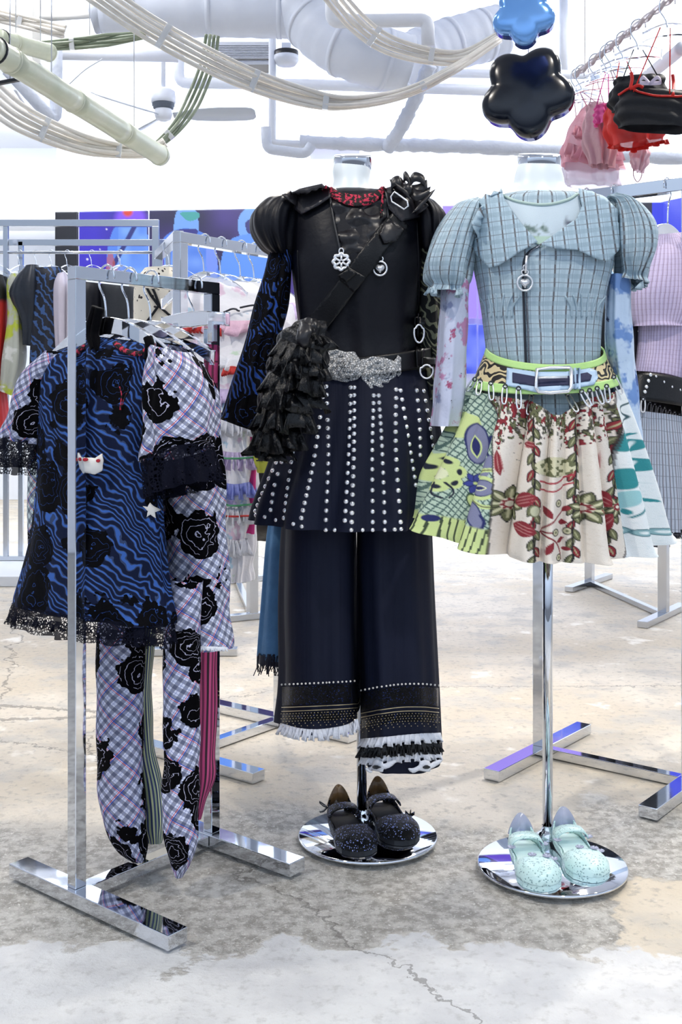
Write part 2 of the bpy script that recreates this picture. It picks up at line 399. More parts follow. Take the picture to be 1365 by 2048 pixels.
hose = mat('milky_hose', lambda g: dict(color=mix(g, noise(g, geo(g)[0], 25, 2), '#faf6ee', '#e3ddd2')), rough=.25, spec=.7)
hose_g = mat('olive_hose', lambda g: dict(color=mix(g, noise(g, geo(g)[0], 25, 2), '#a3ae98', '#75826a')), rough=.3)
bamboo = mat('celadon_bamboo', lambda g: dict(color=mix(g, noise(g, geo(g)[0], 9, 3), '#c2ceb2', '#eaebd6'), bump=noise(g, geo(g)[0], 60, 2), bdist=.001), rough=.3)
dark = mat('dark_plastic', f_cloth('#16181d', '#24272e', 50., .0005), rough=.4)
manne = mat('white_mannequin', f_cloth('#eef6fa', '#e6f1f7', 9., .0003), rough=.35)
blackc = mat('black_cotton', f_cloth('#090a13', '#0e0f19', 26., .003), rough=.45, spec=.3)
blacks = mat('black_satin', f_cloth('#121116', '#1a181c', 11., .02), rough=.36, spec=.5)
navyc = mat('midnight_twill', lambda g: dict(color=mix(g, noise(g, geo(g)[0], 5, 2), '#0a0f22', '#10172e'), spec=.25, bump=noise(g, vec(g, geo(g)[1]*10., geo(g)[2]*1.), 4, 3), bdist=.006), rough=.7)
leather = mat('black_leather', f_cloth('#07070a', '#0d0e12', 260., .0008), rough=.35, spec=.35)
blackruf = mat('black_chiffon', f_cloth('#050609', '#0a0b11', 70., .008), rough=.42, spec=.4)
white_ruf = mat('white_organza', f_cloth('#f3f3f8', '#dfe2ec', 200., .004), rough=.7)
lace = mat('navy_lace', f_lace('#0c0e1c'), rough=.8)
# ------------------------------------------------------------------ small painter for printed cloth and screens (numpy, photo-pixel units)
class Paint:
    def __init__(s, Xp, Y, base): s.X = Xp; s.Y = Y; s.c = np.tile(np.array(srgb(base)), (len(Xp), 1))
    def lay(s, a, colr): s.c = s.c*(1-a[:, None])+np.array(srgb(colr))[None]*a[:, None]; return s
    def rel(s, cx, cy, ang=0.):
        x, y = s.X-cx, s.Y-cy; c, q = math.cos(ang), math.sin(ang); return x*c+y*q, -x*q+y*c
    def ell(s, cx, cy, rx, ry, colr, ang=0., soft=1.2, k=1., where=None):
        x, y = s.rel(cx, cy, ang); r = np.sqrt((x/rx)**2+(y/ry)**2); a = np.clip((1-r)*min(rx, ry)/soft+.5, 0, 1)*k
        return s.lay(a if where is None else a*where, colr)
    def ring(s, cx, cy, rx, ry, w, colr, ang=0.):
        x, y = s.rel(cx, cy, ang); r = np.abs(np.sqrt((x/rx)**2+(y/ry)**2)-1)*min(rx, ry); return s.lay(np.clip((w/2-r)/1.+.5, 0, 1), colr)
    def leaf(s, cx, cy, L, w, colr, ang=0., edge=None):
        x, y = s.rel(cx, cy, ang); t = np.clip(x/L, -1, 1); h = w*(1-t*t); a = np.clip((h-np.abs(y)+.6), 0, 1)*(np.abs(x) < L)
        if edge: s.lay(np.clip((h+1.8-np.abs(y)+.6), 0, 1)*(np.abs(x) < L+1.5), edge)
        return s.lay(a, colr)
    def seg(s, pts, w, colr):
        pts = cat(pts, 24) if len(pts) > 2 else np.array(pts, float); dm = np.full(len(s.X), 1e9)
        for (x0, y0), (x1, y1) in zip(pts[:-1], pts[1:]):
            dx, dy = x1-x0, y1-y0; t = np.clip(((s.X-x0)*dx+(s.Y-y0)*dy)/(dx*dx+dy*dy+1e-9), 0, 1)
            dm = np.minimum(dm, np.hypot(s.X-x0-t*dx, s.Y-y0-t*dy))
        return s.lay(np.clip(w/2-dm+.6, 0, 1), colr)
    def mask(s, a, colr): return s.lay(np.clip(a, 0, 1), colr)
def vnoise(x, y, f, seed=0):
    x = np.asarray(x)*f+seed*17.3; y = np.asarray(y)*f+seed*9.1; i = np.floor(x).astype(np.int64); j = np.floor(y).astype(np.int64); a = x-i; b = y-j
    h = lambda p, q: ((np.sin(p*127.1+q*311.7+seed*3.3)*43758.5453) % 1)
    a = a*a*(3-2*a); b = b*b*(3-2*b)
    return (h(i, j)*(1-a)+h(i+1, j)*a)*(1-b)+(h(i, j+1)*(1-a)+h(i+1, j+1)*a)*b
# ------------------------------------------------------------------ the room
def f_floor(g):
    p, x, y, z = geo(g)
    big = noise(g, p, 1.0, 3, .55); mid = noise(g, p, 5., 4, .6); fine = noise(g, p, 38., 4, .65); grit = noise(g, p, 130., 3, .7)
    c = mix(g, big.ss(.38, .62), '#cbbfab', '#dbd2c3'); c = mix(g, mid.ss(.48, .66)*.75, c, '#b9b5ad'); c = mix(g, fine.ss(.52, .7)*.5, c, '#8f8c86')
    c = mix(g, mid.ss(.30, .40)*-1.+1., c, '#efe9de')
    wob = (mid-.5)*.45+(big-.5)*.8+(fine-.5)*.12
    rough = ((y+wob).ss(2.08, 2.12))*(1.-(y+wob).ss(2.72, 2.9)); rough = rough*(1.-(x+wob).ss(.50, .53)*(1.-(y+wob).ss(2.35, 2.4)))
    cr = mix(g, fine.ss(.36, .64), '#9a968e', '#c9c6bf'); cr = mix(g, grit.ss(.55, .7), cr, '#dedcd6'); c = mix(g, rough, c, cr)
    front = 1.-(y+wob).ss(2.085, 2.115); cf = mix(g, mid.ss(.35, .65), '#cdcdcd', '#e0e0de'); cf = mix(g, fine.ss(.5, .72)*.4, cf, '#a4a29e'); c = mix(g, front, c, cf)
    d = voro(g, vec(g, x+(mid-.5)*.3, y+(fine-.5)*.10, 0.), .42, 'DISTANCE_TO_EDGE'); crack = (d < .0016); c = mix(g, crack*.55, c, '#5e5952')
    return dict(color=c, rough=fine*.25+.5, bump=fine*.5+grit*(rough*.9+.15)+mid*.6-crack*.5, bdist=.012, bstr=.7, spec=.35)
gx = np.unique(np.concatenate([np.linspace(-7, -1.3, 24), np.arange(-1.3, 1.3, .02), np.linspace(1.3, 7, 24)]))
gy = np.unique(np.concatenate([np.linspace(-2, 1.5, 12), np.arange(1.5, 4, .02), np.linspace(4, 12.4, 40)]))
GX, GY = np.meshgrid(gx, gy); wob = (vnoise(GX, GY, 3., 1)-.5)*.2
rz = np.clip((GY+wob-2.05)/.06, 0, 1)*np.clip((2.95-GY+wob)/.2, 0, 1)
GZ = -.001-rz*(.002+.006*vnoise(GX, GY, 14, 2)+.004*vnoise(GX, GY, 40, 3))
floor = mesh_obj('floor', np.stack([GX, GY, GZ], -1).reshape(-1, 3), gridf(len(gy), len(gx), False), mat('worn_concrete', f_floor))
tag(floor, 'worn pale concrete floor with rough patches', None, None, 'structure')
def struct(o, label): return tag(o, label, None, None, 'structure')
WL = np.array([-2.425, 9.4]); WR = np.array([2.65, 8.934]); wu = WR-WL; wpl = Plane(WL, wu)
def wallseg(name, a, b, z0, z1, label, th=.2, m=plaster, side=1):
    a = np.array(a, float); b = np.array(b, float); u = (b-a)/np.hypot(*(b-a)); n = np.array([-u[1], u[0]])*side; c = (a+b)/2+n*th/2
    return struct(box(name, (c[0], c[1], (z0+z1)/2), (np.hypot(*(b-a)), th, z1-z0), m, None, u, 0), label)
wallseg('wall_back', WL, WR, 0, 3.9, 'white back wall carrying the video screens')
wallseg('wall_right', WR, (6.6, 2.0), 0, 3.9, 'white right wall running towards the shop front')
wallseg('wall_recess', (-2.43, 12.3), (-2.43, 9.4), 0, 3.9, 'white return wall of the deep recess', side=1)
wallseg('wall_far', (-7, 12.2), (-2.4, 12.2), 0, 3.9, 'white wall at the end of the deep recess')
wallseg('wall_left', (-6.2, -.5), (-6.2, 12.2), 0, 3.9, 'white left wall')
ceil = struct(mesh_obj('ceiling', boxv((0, 5.8, 3.95), (7, 0, 0), (0, 6.6, 0), (0, 0, .05)), [list(f) for f in BF], plaster, None, smooth=False), 'white painted ceiling')
struct(box('trim_column', (-.05, 8.75, 3.48), (.40, .5, .84), plaster, None, (1, 0), .004), 'white boxed column hanging from the ceiling')
struct(box('trim_beam', (-4.3, 11.2, 3.1), (4.2, .35, .5), plaster, None, (1, 0), .004), 'white beam across the deep recess')
struct(box('trim_platform', (-3.1, 7.1, .03), (4.0, 1.5, .06), mat('pale_platform', f_cloth('#e4e6e8', '#d3d6da', 6., .001), rough=.4), None, (1, 0), .004), 'low pale platform under the rear racks')
# ---- video wall
def screen_pic(Xp, Y):
    p = Paint(Xp, Y, '#1b1440'); p.mask((Xp < 165)*1., '#0d0e14')
    p.mask(((Xp > 165) & (Xp < 304))*np.clip(1-(Xp-165)/160, 0, .8), '#3c2bd0'); p.mask(((Xp > 304) & (Xp < 885))*.55*vnoise(Xp, Y, .02, 3), '#5a3fb0')
    p.ell(268, 438, 30, 22, '#7a4df0', 0, 10); p.ell(262, 425, 10, 10, '#d0402a', 0, 6)
    bl = (Xp > 166)*(Xp < 303)
    pg = lambda poly, colr, k=1.: p.mask(inpoly(np.stack([Xp, Y], 1), cat(poly, 60, True))*k, colr)
    sh = lambda: .55+.45*vnoise(Xp, Y, .045, 5)
    pg([(243, 452), (290, 448), (301, 470), (301, 560), (296, 620), (240, 620), (226, 560), (220, 520), (228, 475)], '#4f7ee0', bl*1.); p.mask(bl*inpoly(np.stack([Xp, Y], 1), [(243, 452), (300, 450), (300, 620), (240, 620)])*vnoise(Xp, Y, .06, 2)*.6, '#86b4f8'); p.seg([(280, 446), (262, 480), (236, 528)], 9, '#232a78'); pg([(222, 512), (232, 508), (240, 560), (228, 585), (220, 550)], '#b0503c', .7)
    for x, y, r in ((220, 460, 1.6), (186, 485, 2), (182, 520, 2), (207, 500, 1.2)): p.ell(x, y, r, r, '#e8e6ff')
    pg([(360, 424), (378, 416), (398, 424), (402, 448), (398, 468), (356, 468), (354, 446)], '#6f9fe6'); pg([(366, 428), (398, 426), (404, 436), (384, 444)], '#3f9c9c'); pg([(356, 462), (400, 462), (430, 490), (444, 560), (440, 640), (310, 640), (312, 560), (326, 490)], '#4a78da'); p.mask(inpoly(np.stack([Xp, Y], 1), [(320, 480), (430, 480), (440, 640), (312, 640)])*vnoise(Xp, Y, .05, 7)*.5, '#8fb8ff')
    pg([(358, 462), (398, 460), (394, 474), (362, 476)], '#2b2b80'); pg([(418, 490), (436, 500), (438, 545), (420, 545)], '#6f8cff')
    pg([(484, 432), (502, 416), (522, 424), (528, 470), (490, 478), (480, 456)], '#6f9fe6'); pg([(496, 446), (512, 440), (518, 462), (500, 468)], '#2a2a74'); pg([(480, 474), (530, 470), (560, 500), (570, 640), (440, 640), (446, 530), (458, 492)], '#5a8eea')
    p.mask((Xp > 600)*.8, '#6a45d8'); p.mask((Xp > 884)*(Y < 644)*.9, '#a48cf0')
    lo = (Xp > 884)*(Y > 640); p.mask(lo*1., '#2f45d8'); p.mask(lo*vnoise(Xp, Y, .05, 8)*.9, '#7a8cf4'); p.mask((Xp > 1200)*(Y < 640)*1., '#9cc4e8'); p.mask((Xp > 1268)*(Xp < 1300)*1., '#1a1c2c'); p.mask((Xp > 1300)*1., '#2a38d8')
    p.ell(1345, 520, 20, 40, '#12103c', 0, 8); p.ell(1352, 500, 8, 12, '#5c4cf0', 0, 6)
    return p.c
scrm = mat('lit_screen', f_attr(emit=1.0)); trimw = mat('white_screen_trim', f_cloth('#e8e6ff', '#d8d6f6', 9., .0003), rough=.3)
WC = (WL+WR)/2
vw = thing('video_wall', (WC[0], WC[1]-.03, 1.3), 'row of lit purple and blue video screens across the back wall', 'video wall')
nv3 = np.array([wpl.n[0], wpl.n[1], 0.])
def screen(x0, x1, yt, yb, pl=wpl, par=vw, off=.05):
    n3 = np.array([pl.n[0], pl.n[1], 0.]); nu = max(4, int((x1-x0)/1.6)); nv = int(abs(yb-yt)/1.6)
    ps = [pl.at(x0, yt), pl.at(x1, yt)]; zt = (ps[0][2]+ps[1][2])/2; zb = pl.at((x0+x1)/2, yb)[2]
    Xs = np.linspace(x0, x1, nu); a = np.array([pl.at(q, 600) for q in Xs]); Z = np.linspace(zt, zb, nv)
    P = np.zeros((nv, nu, 3)); P[..., 0] = a[None, :, 0]; P[..., 1] = a[None, :, 1]; P[..., 2] = Z[:, None]; P += n3*off
    Yp = HY-(P[..., 2]-CH)*F/P[..., 1]; C_ = screen_pic(np.broadcast_to(Xs, (nv, nu)).ravel(), Yp.ravel())
    o = mesh_obj('screen', P.reshape(-1, 3), gridf(nv, nu, False), scrm, par, col=C_); solid(o, off*.9, -1 if True else 1); return o
ytop = lambda x: 428-(x-115)*.0162
for x0, x1 in ((118, 162), (166, 301), (305, 612), (616, 882)): screen(x0, x1, ytop((x0+x1)/2), 745)
for x0, x1 in ((886, 953), (957, 1120), (1124, 1332)):
    screen(x0, x1, ytop((x0+x1)/2), 638); screen(x0, x1, 650, 748)
for xx in (164, 303): mesh_obj('screen_trim', boxv(wpl.at(xx, 585)+nv3*.06, np.array([*wpl.u, 0])*.008, nv3*.008, (0, 0, .66)), [list(f) for f in BF], trimw, vw, smooth=False)
wr = Plane(WR, np.array([6.6, 2.0])-WR)
vs = thing('video_screen', (WR[0]+.35, WR[1]-.6, 1.3), 'blue lit video screen on the right wall by the corner', 'screen')
screen(1340, 1440, 396, 745, wr, vs)
# ------------------------------------------------------------------ ceiling services
def pipe(pts, r, label, name='ceiling_pipe', m=wmetal, sm=60, n=14, wobble=0., catg='pipe'):
    P = np.array([W(*q) for q in pts]); P = cat(P, sm) if sm else P
    rr = np.full(len(P), r)
    if wobble: rr = rr*(1+wobble*np.array([rnd.uniform(-1, 1) for _ in P]))
    return tag(tube(name, P, rr, m, None, n), label, catg)
def elbow(pts, k=.1):                                    # straight runs with rounded corners
    P = [np.array(p, float) for p in pts]; out = [P[0]]
    for a, b, c in zip(P[:-2], P[1:-1], P[2:]):
        for t in (0, .25, .5, .75, 1):
            p0 = b+(a-b)*min(.45, k/np.linalg.norm((a-b)[:2])); p1 = b+(c-b)*min(.45, k/np.linalg.norm((c-b)[:2])); out.append((1-t)**2*p0+2*t*(1-t)*b+t*t*p1)
    return out+[P[-1]]
def epipe(pts, r, label, name='ceiling_pipe', k=18, m=wmetal, catg='pipe'):
    P = [W(*q) for q in elbow(pts, k)]; return tag(tube(name, P, r, m, None, 14), label, catg)
DU = 5.6
du = thing('air_duct', W(420, 30, DU), 'fat white lagged air duct crossing the ceiling and bending down', 'duct')
def ducts(pts, rpx, wob=.03, seam=True):
    P = cat([W(*q) for q in pts], 40); rr = rpx*DU/F*(1+wob*np.array([math.sin(i*1.3)*.5+rnd.uniform(-.5, .5) for i in range(40)]))
    o = tube('duct_section', P, rr, wduct, du, 28)
    for i in (6, 20, 33):
        T = P[i+1]-P[i]; T /= np.linalg.norm(T); tube('seam_band', [P[i]-T*.012, P[i]+T*.012], rr[i]*1.02+.002, wduct, o, 28)
ducts([(205, 28, DU), (350, 27, DU), (480, 28, DU), (630, 32, DU)], 46)
ducts([(600, 15, DU), (660, 75, DU-.1), (720, 105, DU-.15), (815, 130, DU-.1)], 58)
ducts([(820, 120, DU+.5), (900, 90, DU+.6), (1000, 62, DU+.7)], 58)
cone = tube('duct_reducer', [W(180, 5, DU), W(215, 28, DU)], [.03, .115], wduct, du, 24)
epipe([(95, 108, 6.4), (356, 113, 6.4)], .033, 'straight white pipe level with the ceiling fan rod')
epipe([(358, 80, 6.7), (358, 166, 6.7), (620, 169, 6.7), (980, 181, 6.7)], .033, 'long white pipe with an elbow running behind the fan')
epipe([(545, 30, 5.9), (545, 286, 5.9), (612, 289, 5.9)], .02, 'thin white drop pipe beside the small sensor box', k=10)
epipe([(664, -20, 5.2), (664, 43, 5.2), (856, 40, 5.2), (857, 92, 5.2)], .032, 'white pipe loop in front of the duct bend', k=16)
epipe([(760, 145, 6.9), (1200, 150, 6.9)], .028, 'white pipe passing behind the black flower')
lag = mat('lagged_pipe', f_cloth('#dfe5f2', '#c6cfe0', 16., .02, .7), rough=.7)
pipe([(600, 283, 5.8), (700, 288, 5.8), (850, 291, 5.8), (1000, 296, 5.8), (1200, 308, 5.8), (1400, 318, 5.8)], .036, 'lumpy white lagged pipe running across above the mannequin necks', 'lagged_pipe', lag, 90, 14, .12)
epipe([(532, 255, 5.6), (534, 298, 5.6), (612, 308, 5.6), (624, 290, 5.6)], .026, 'white hooked trap pipe left of the black dress neck', k=14, m=lag)
pipe([(860, 130, 5.5), (830, 200, 5.6), (800, 260, 5.7), (775, 296, 5.8)], .036, 'slanting lagged pipe joining the long lagged pipe', 'lagged_pipe', lag, 40, 14, .12)
epipe([(15, 140, 5.2), (112, 247, 5.4), (113, 60, 5.4)], .030, 'white V-shaped pipe behind the bamboo pole', k=26, m=lag)
pipe([(30, 180, 5.0), (60, 225, 5.2), (80, 238, 5.3)], .006, 'thin white cable beside the V-shaped pipe', 'ceiling_cable', wmetal, 20, 6, 0, 'cable')
pipe([(137, 170, 6.2), (170, 140, 6.2), (205, 118, 6.2)], .004, 'thin loose wire between pole and pipe', 'ceiling_wire', mat('grey_wire', f_cloth('#b8bcc4', '#a4a8b0', 40., .0002)), 20, 5, 0, 'wire')
for q, (x, lab) in enumerate(((75, 'pale square hanger strut beside the short bamboo pole'), (400, 'pale square strut dropping behind the olive hoses'))):
    tag(beam('ceiling_strut', W(x, -60, 6.6), W(x, 130 if q == 0 else 60, 6.6), .05, .05, mat('grey_paint', f_cloth('#c9c9c6', '#b9bab8', 12., .0005), rough=.5), None, .002, (0, 1, 0)), lab, 'strut')
epipe([(80, 38, 6.5), (195, 30, 6.5)], .018, 'short grey conduit high in the left corner', m=mat('grey_paint'))
pipe([(1365, 96, 3.6), (1330, 125, 3.8), (1255, 185, 4.2)], .022, 'white slanting pipe above the black camisole', 'ceiling_pipe', wmetal, 16)
epipe([(1128, -10, 7.4), (1128, 140, 7.4)], .03, 'white upright conduit right of the flowers')
for x in (1165, 1340): epipe([(x, -10, 7.8), (x, 250, 7.8)], .012, 'thin white upright conduit %s' % ('near the hanger bar end' if x < 1200 else 'behind the hanger bar'), m=wmetal)
# ---- hose bundles
def bundle(pts, n, gap, r, ties, label, m=hose, wire=False):
    C_ = cat([(a, b) for a, b, _ in pts], 70); dd = np.interp(np.linspace(0, 1, 70), np.linspace(0, 1, len(pts)), [c for _, _, c in pts])
    t = thing('hose_bundle', W(*pts[0]), label, 'hoses'); T = np.gradient(C_, axis=0); T /= np.linalg.norm(T, axis=1)[:, None]; N = np.stack([-T[:, 1], T[:, 0]], 1)
    g_ = np.interp(np.linspace(0, 1, 70), np.linspace(0, 1, len(gap)), gap) if hasattr(gap, '__len__') else np.full(70, gap)
    for k in range(n):
        Q = C_+N*((k-(n-1)/2)*g_)[:, None]; tube('hose', [W(a, b, d+.012*math.sin(k*2+i*.13)) for i, ((a, b), d) in enumerate(zip(Q, dd))], r, m, t, 8)
    for f in ties:
        i = int(f*69); a = C_[i]-N[i]*(n-.2)*g_[i]/2; b = C_[i]+N[i]*(n-.2)*g_[i]/2
        beam('tie_bar', W(a[0], a[1], dd[i]-.012), W(b[0], b[1], dd[i]-.012), .012, .022, acr_tie, t)
    if wire: i = 35; tube('hanging_wire', [W(C_[i][0], C_[i][1], dd[i]), (W(C_[i][0], C_[i][1], dd[i])[0], dd[i], 3.9)], .002, wmetal, t, 5)
    return t
acr_tie = mat('clear_tie', f_acr, color='#f2f4f6', trans=.3, ior=1.4)
bundle([(185, -22, 4.0), (310, 62, 4.0), (475, 148, 4.0), (610, 194, 4.1), (700, 205, 4.1), (810, 186, 4.2), (905, 140, 4.2), (1000, 78, 4.3)], 5, [11, 11, 10, 8, 5, 3.5, 3, 2], .0085, (.16, .33, .5, .78), 'long pale hose bundle sagging from the top left to the black flower')
bundle([(655, -25, 4.4), (715, 45, 4.4), (775, 88, 4.4), (860, 112, 4.4), (930, 112, 4.4), (1000, 72, 4.4)], 4, [12, 12, 11, 9, 7, 4], .009, (.33, .62), 'short pale hose bundle sagging towards the blue flower')
bundle([(-40, 170, 4.3), (40, 235, 4.3), (150, 283, 4.4), (235, 300, 4.5), (300, 302, 4.6), (330, 285, 4.6)], 5, [13, 12, 9, 6, 4, 3], .0095, (.3, .62), 'pale hose bundle drooping behind the long bamboo pole')
bundle([(425, 70, 4.8), (415, 130, 4.8), (385, 205, 4.8), (350, 258, 4.7), (300, 303, 4.6)], 4, [8, 9, 9, 6, 3], .0075, (.82,), 'olive green hose bundle curving down past the ceiling fan', hose_g)
bundle([(60, 92, 4.9), (140, 88, 4.9), (215, 80, 4.9), (292, 70, 4.9)], 4, [4, 6, 7, 3], .008, (.35,), 'olive hose bundle joining the short bamboo pole', hose_g, True)
bundle([(-30, 25, 5.2), (40, 42, 5.2), (130, 64, 5.2)], 4, 7, .009, (.5,), 'cream hose bundle in the top left corner')
# ---- bamboo poles
def pole(a, b, da, db, r, nodes, label, m=bamboo):
    A = W(*a, da); B = W(*b, db); t = thing('bamboo_pole', A, label, 'pole'); L = np.linalg.norm(B-A); u = (B-A)/L
    s = sorted(set([0.]+list(nodes)+[1.])); prev = 0
    for f0, f1 in zip(s[:-1], s[1:]):
        q = np.linspace(f0, f1, 9); sg = tube('bamboo_segment', [A+u*L*k for k in q], [r*(1.0+.05*(abs(2*(k-f0)/(f1-f0)-1)**4)) for k in q], m, t, 20)
    for f in list(nodes)+[.985]: tube('node_ring', [A+u*(L*f-.006), A+u*(L*f), A+u*(L*f+.006)], [r*1.04, r*1.1, r*1.04], m, t, 20)
    for f in (.3, .8): q = A+u*L*f; tube('hanging_wire', [q, (q[0], q[1], 3.9)], .002, wmetal, t, 5)
    tube('node_groove', [A+u*(L*.03), A+u*(L*.03+.006)], r*1.12, dark, t, 20)
pole((-25, 92), (322, 312), 3.3, 4.5, .040, (.10, .42, .72), 'long celadon green bamboo pole slanting down from the left edge')
pole((0, 78), (100, 106), 4.4, 4.7, .036, (.25,), 'short pale bamboo pole above the long one')
lr = thing('light_rail', W(24, 161, 4.0), 'thin dark rail crossing under the bamboo pole', 'rail'); beam('rail', W(-10, 168, 4.0), W(58, 155, 4.0), .02, .012, dark, lr); q = W(20, 161, 4.0); tube('hanging_wire', [q, (q[0], q[1], 3.9)], .002, wmetal, lr, 5)
# ---- ceiling fan
fc = W(327, 205, 6.6); fan = thing('ceiling_fan', fc, 'white three-blade ceiling fan on a long rod', 'fan')
tube('rod', [fc+(0, 0, .05), (fc[0], fc[1], 3.9)], .013, wmetal, fan, 10)
lathe('motor_housing', [(0, .08), (.05, .08), (.07, .065), (.075, .02), (.072, -.005), (0, -.005)], wmetal, fan, 28, fc)
lathe('motor_vent', [(.066, -.003), (.068, -.02), (.06, -.028), (.062, -.035), (.05, -.042)], mat('grey_vent', f_cloth('#5f6875', '#4a525e', 90., .001)), fan, 28, fc)
lathe('hub', [(.05, -.04), (.055, -.07), (.045, -.1), (.02, -.112), (0, -.112)], wmetal, fan, 28, fc)
bladem = mat('fan_blade_paint', f_cloth('#c4cad2', '#b9c0c9', 10., .0003), rough=.4)
for ang in (-4, 121, 236):
    a = math.radians(ang); u = np.array([math.cos(a), math.sin(a), 0]); w = np.array([-u[1]*.88, u[0]*.88, -.42]); V = []
    prof = [(.06, .022), (.12, .03), (.2, .052), (.35, .062), (.5, .058), (.54, .05), (.558, .03)]
    for s, h in prof: V += [fc+u*s+w*h-(0, 0, .075), fc+u*s-w*h-(0, 0, .075)]
    solid(mesh_obj('blade', V, gridf(len(prof), 2, False), bladem, fan), .006)
# ---- air conditioner grille, sensor, track
ac = thing('air_conditioner', W(490, 110, 6.9), 'white ceiling air conditioner with grey louvred grille', 'air conditioner')
a0, a1 = W(418, 80, 6.9), W(552, 148, 6.9)
box('casing', ((a0[0]+a1[0])/2, 7.08, (a0[2]+a1[2])/2), (a1[0]-a0[0], .3, a0[2]-a1[2]), wmetal, ac)
grm = mat('grey_grille', f_cloth('#9b9893', '#85827d', 80., .001)); 
for y0, y1 in ((88, 118), (128, 143)):
    box('grille', ((a0[0]+a1[0])/2, 6.92, (W(0, y0, 6.9)[2]+W(0, y1, 6.9)[2])/2), ((a1[0]-a0[0])*.94, .02, (y1-y0)*6.9/F), grm, ac)
for k in range(9):
    yy = 90+k*3.2; box('louvre', ((a0[0]+a1[0])/2, 6.905, W(0, yy, 6.9)[2]), ((a1[0]-a0[0])*.94, .015, .004), wmetal, ac, bev=0)
se = thing('sensor_box', W(573, 115, 5.9), 'small white ceiling sensor box with a black top', 'sensor')
p0 = W(573, 117, 5.9); lathe('body', [(0, -.035), (.05, -.035), (.068, -.01), (.068, .012), (0, .012)], wmetal, se, 24, p0)
lathe('black_band', [(.066, .012), (.064, .038), (0, .038)], dark, se, 24, p0); box('bracket', p0+(0, .02, .06), (.05, .05, .05), wmetal, se)
# ------------------------------------------------------------------ mannequins
def mannequin(base_px, pole_px, rows, pl, capc, caprx, label, mcap=chrome):
    b = FL(*base_px); q = FL(*pole_px); t = thing('mannequin', b, label, 'mannequin')
    lathe('base_plate', [(0, .003), (.166, .003), (.169, .005), (.169, .008), (.166, .011), (0, .011)], chrome, t, 72, b)
    bo = loft('torso', rows, pl, manne, t, 64, 60)
    zb = pl.at(rows[-1][0], rows[-1][1])[2]
    tube('pole', [(q[0], q[1], .01), (q[0], q[1], zb+.1)], .0125, chrome, t, 20)
    lathe('pole_socket', [(.028, 0), (.028, .012), (.016, .018), (.0135, .03)], chrome, t, 24, (q[0], q[1], .011))
    c = pl.at(*capc); R = Matrix.Rotation(math.radians(17), 3, 'X'); V, f = lathe_vf([(0, .008), (.95, .008), (1, .004), (1.01, -.024), (.97, -.03)], 48)
    V = np.array([list(R @ Vector((p[0]*caprx, p[1]*caprx*.93, p[2]))) for p in V])+c; mesh_obj('neck_cap', V, f, mcap, t); return t
P1 = D(2.72); P2 = D(2.58)
m1 = mannequin((736, 1676), (724, 1650), [(670, 322, 741, 322, .037), (666, 342, 742, 342, .041), (667, 365, 741, 365, .046), (657, 386, 752, 386, .055), (620, 402, 800, 400, .07), (600, 425, 836, 425, .085), (600, 520, 832, 520, .1), (608, 620, 828, 620, .09),
     (612, 700, 830, 700, .09), (606, 800, 846, 800, .1), (612, 900, 840, 900, .1), (660, 960, 790, 960, .06)], P1, (706, 317), .0475, 'headless white mannequin wearing the black outfit, on a round mirror base')
m2 = mannequin((1105, 1735), (1096, 1684), [(1038, 325, 1119, 325, .040), (1031, 348, 1126, 348, .047), (1024, 374, 1133, 374, .052), (1000, 394, 1160, 394, .062), (970, 410, 1200, 408, .08), (955, 440, 1214, 440, .095), (962, 520, 1210, 520, .105), (975, 620, 1200, 620, .095),
     (985, 700, 1192, 700, .09), (975, 790, 1210, 790, .1), (985, 880, 1200, 880, .09), (1040, 930, 1140, 930, .05)], P2, (1079, 316), .051, 'headless white mannequin wearing the plaid blouse and tapestry skirt')
def ruffle(name, pts, on, h, amp, mat_, parent, waves=40, sm=240, off=.003, rows=4, thick=.0012, hang=(0, 1)):
    q = cat(pts, sm); V = []
    for i, (a, b) in enumerate(q):
        k = i/sm*waves*2*PI; w = math.sin(k)+.5*math.sin(k*.37+1)+.3*math.sin(k*1.73)
        p, n = hit(a, b, on, off); n = Vector((n.x, n.y-.3, n.z*.3)).normalized(); hh = h*(1+.18*math.sin(k*.5+2))
        for j in range(rows):
            f = j/(rows-1); e = p+n*(amp*f*(1+w*.8))+Vector((0, 0, -hh*2.6/F*f))*hang[1]+Vector((hang[0]*hh*2.6/F*f+amp*.5*f*math.cos(k), 0, 0)); V.append(list(e))
    o = mesh_obj(name, V, gridf(sm, rows, False), mat_, parent)
    if thick: solid(o, thick)
    return o
def strip3(name, pts, wv, mat_, parent, sm=40, thick=.002):
    q = cat(pts, sm); wv = np.asarray(wv, float); V = np.stack([q-wv/2, q, q+wv/2], 1).reshape(-1, 3)
    return solid(mesh_obj(name, V, gridf(sm, 3, False), mat_, parent), thick, 0)
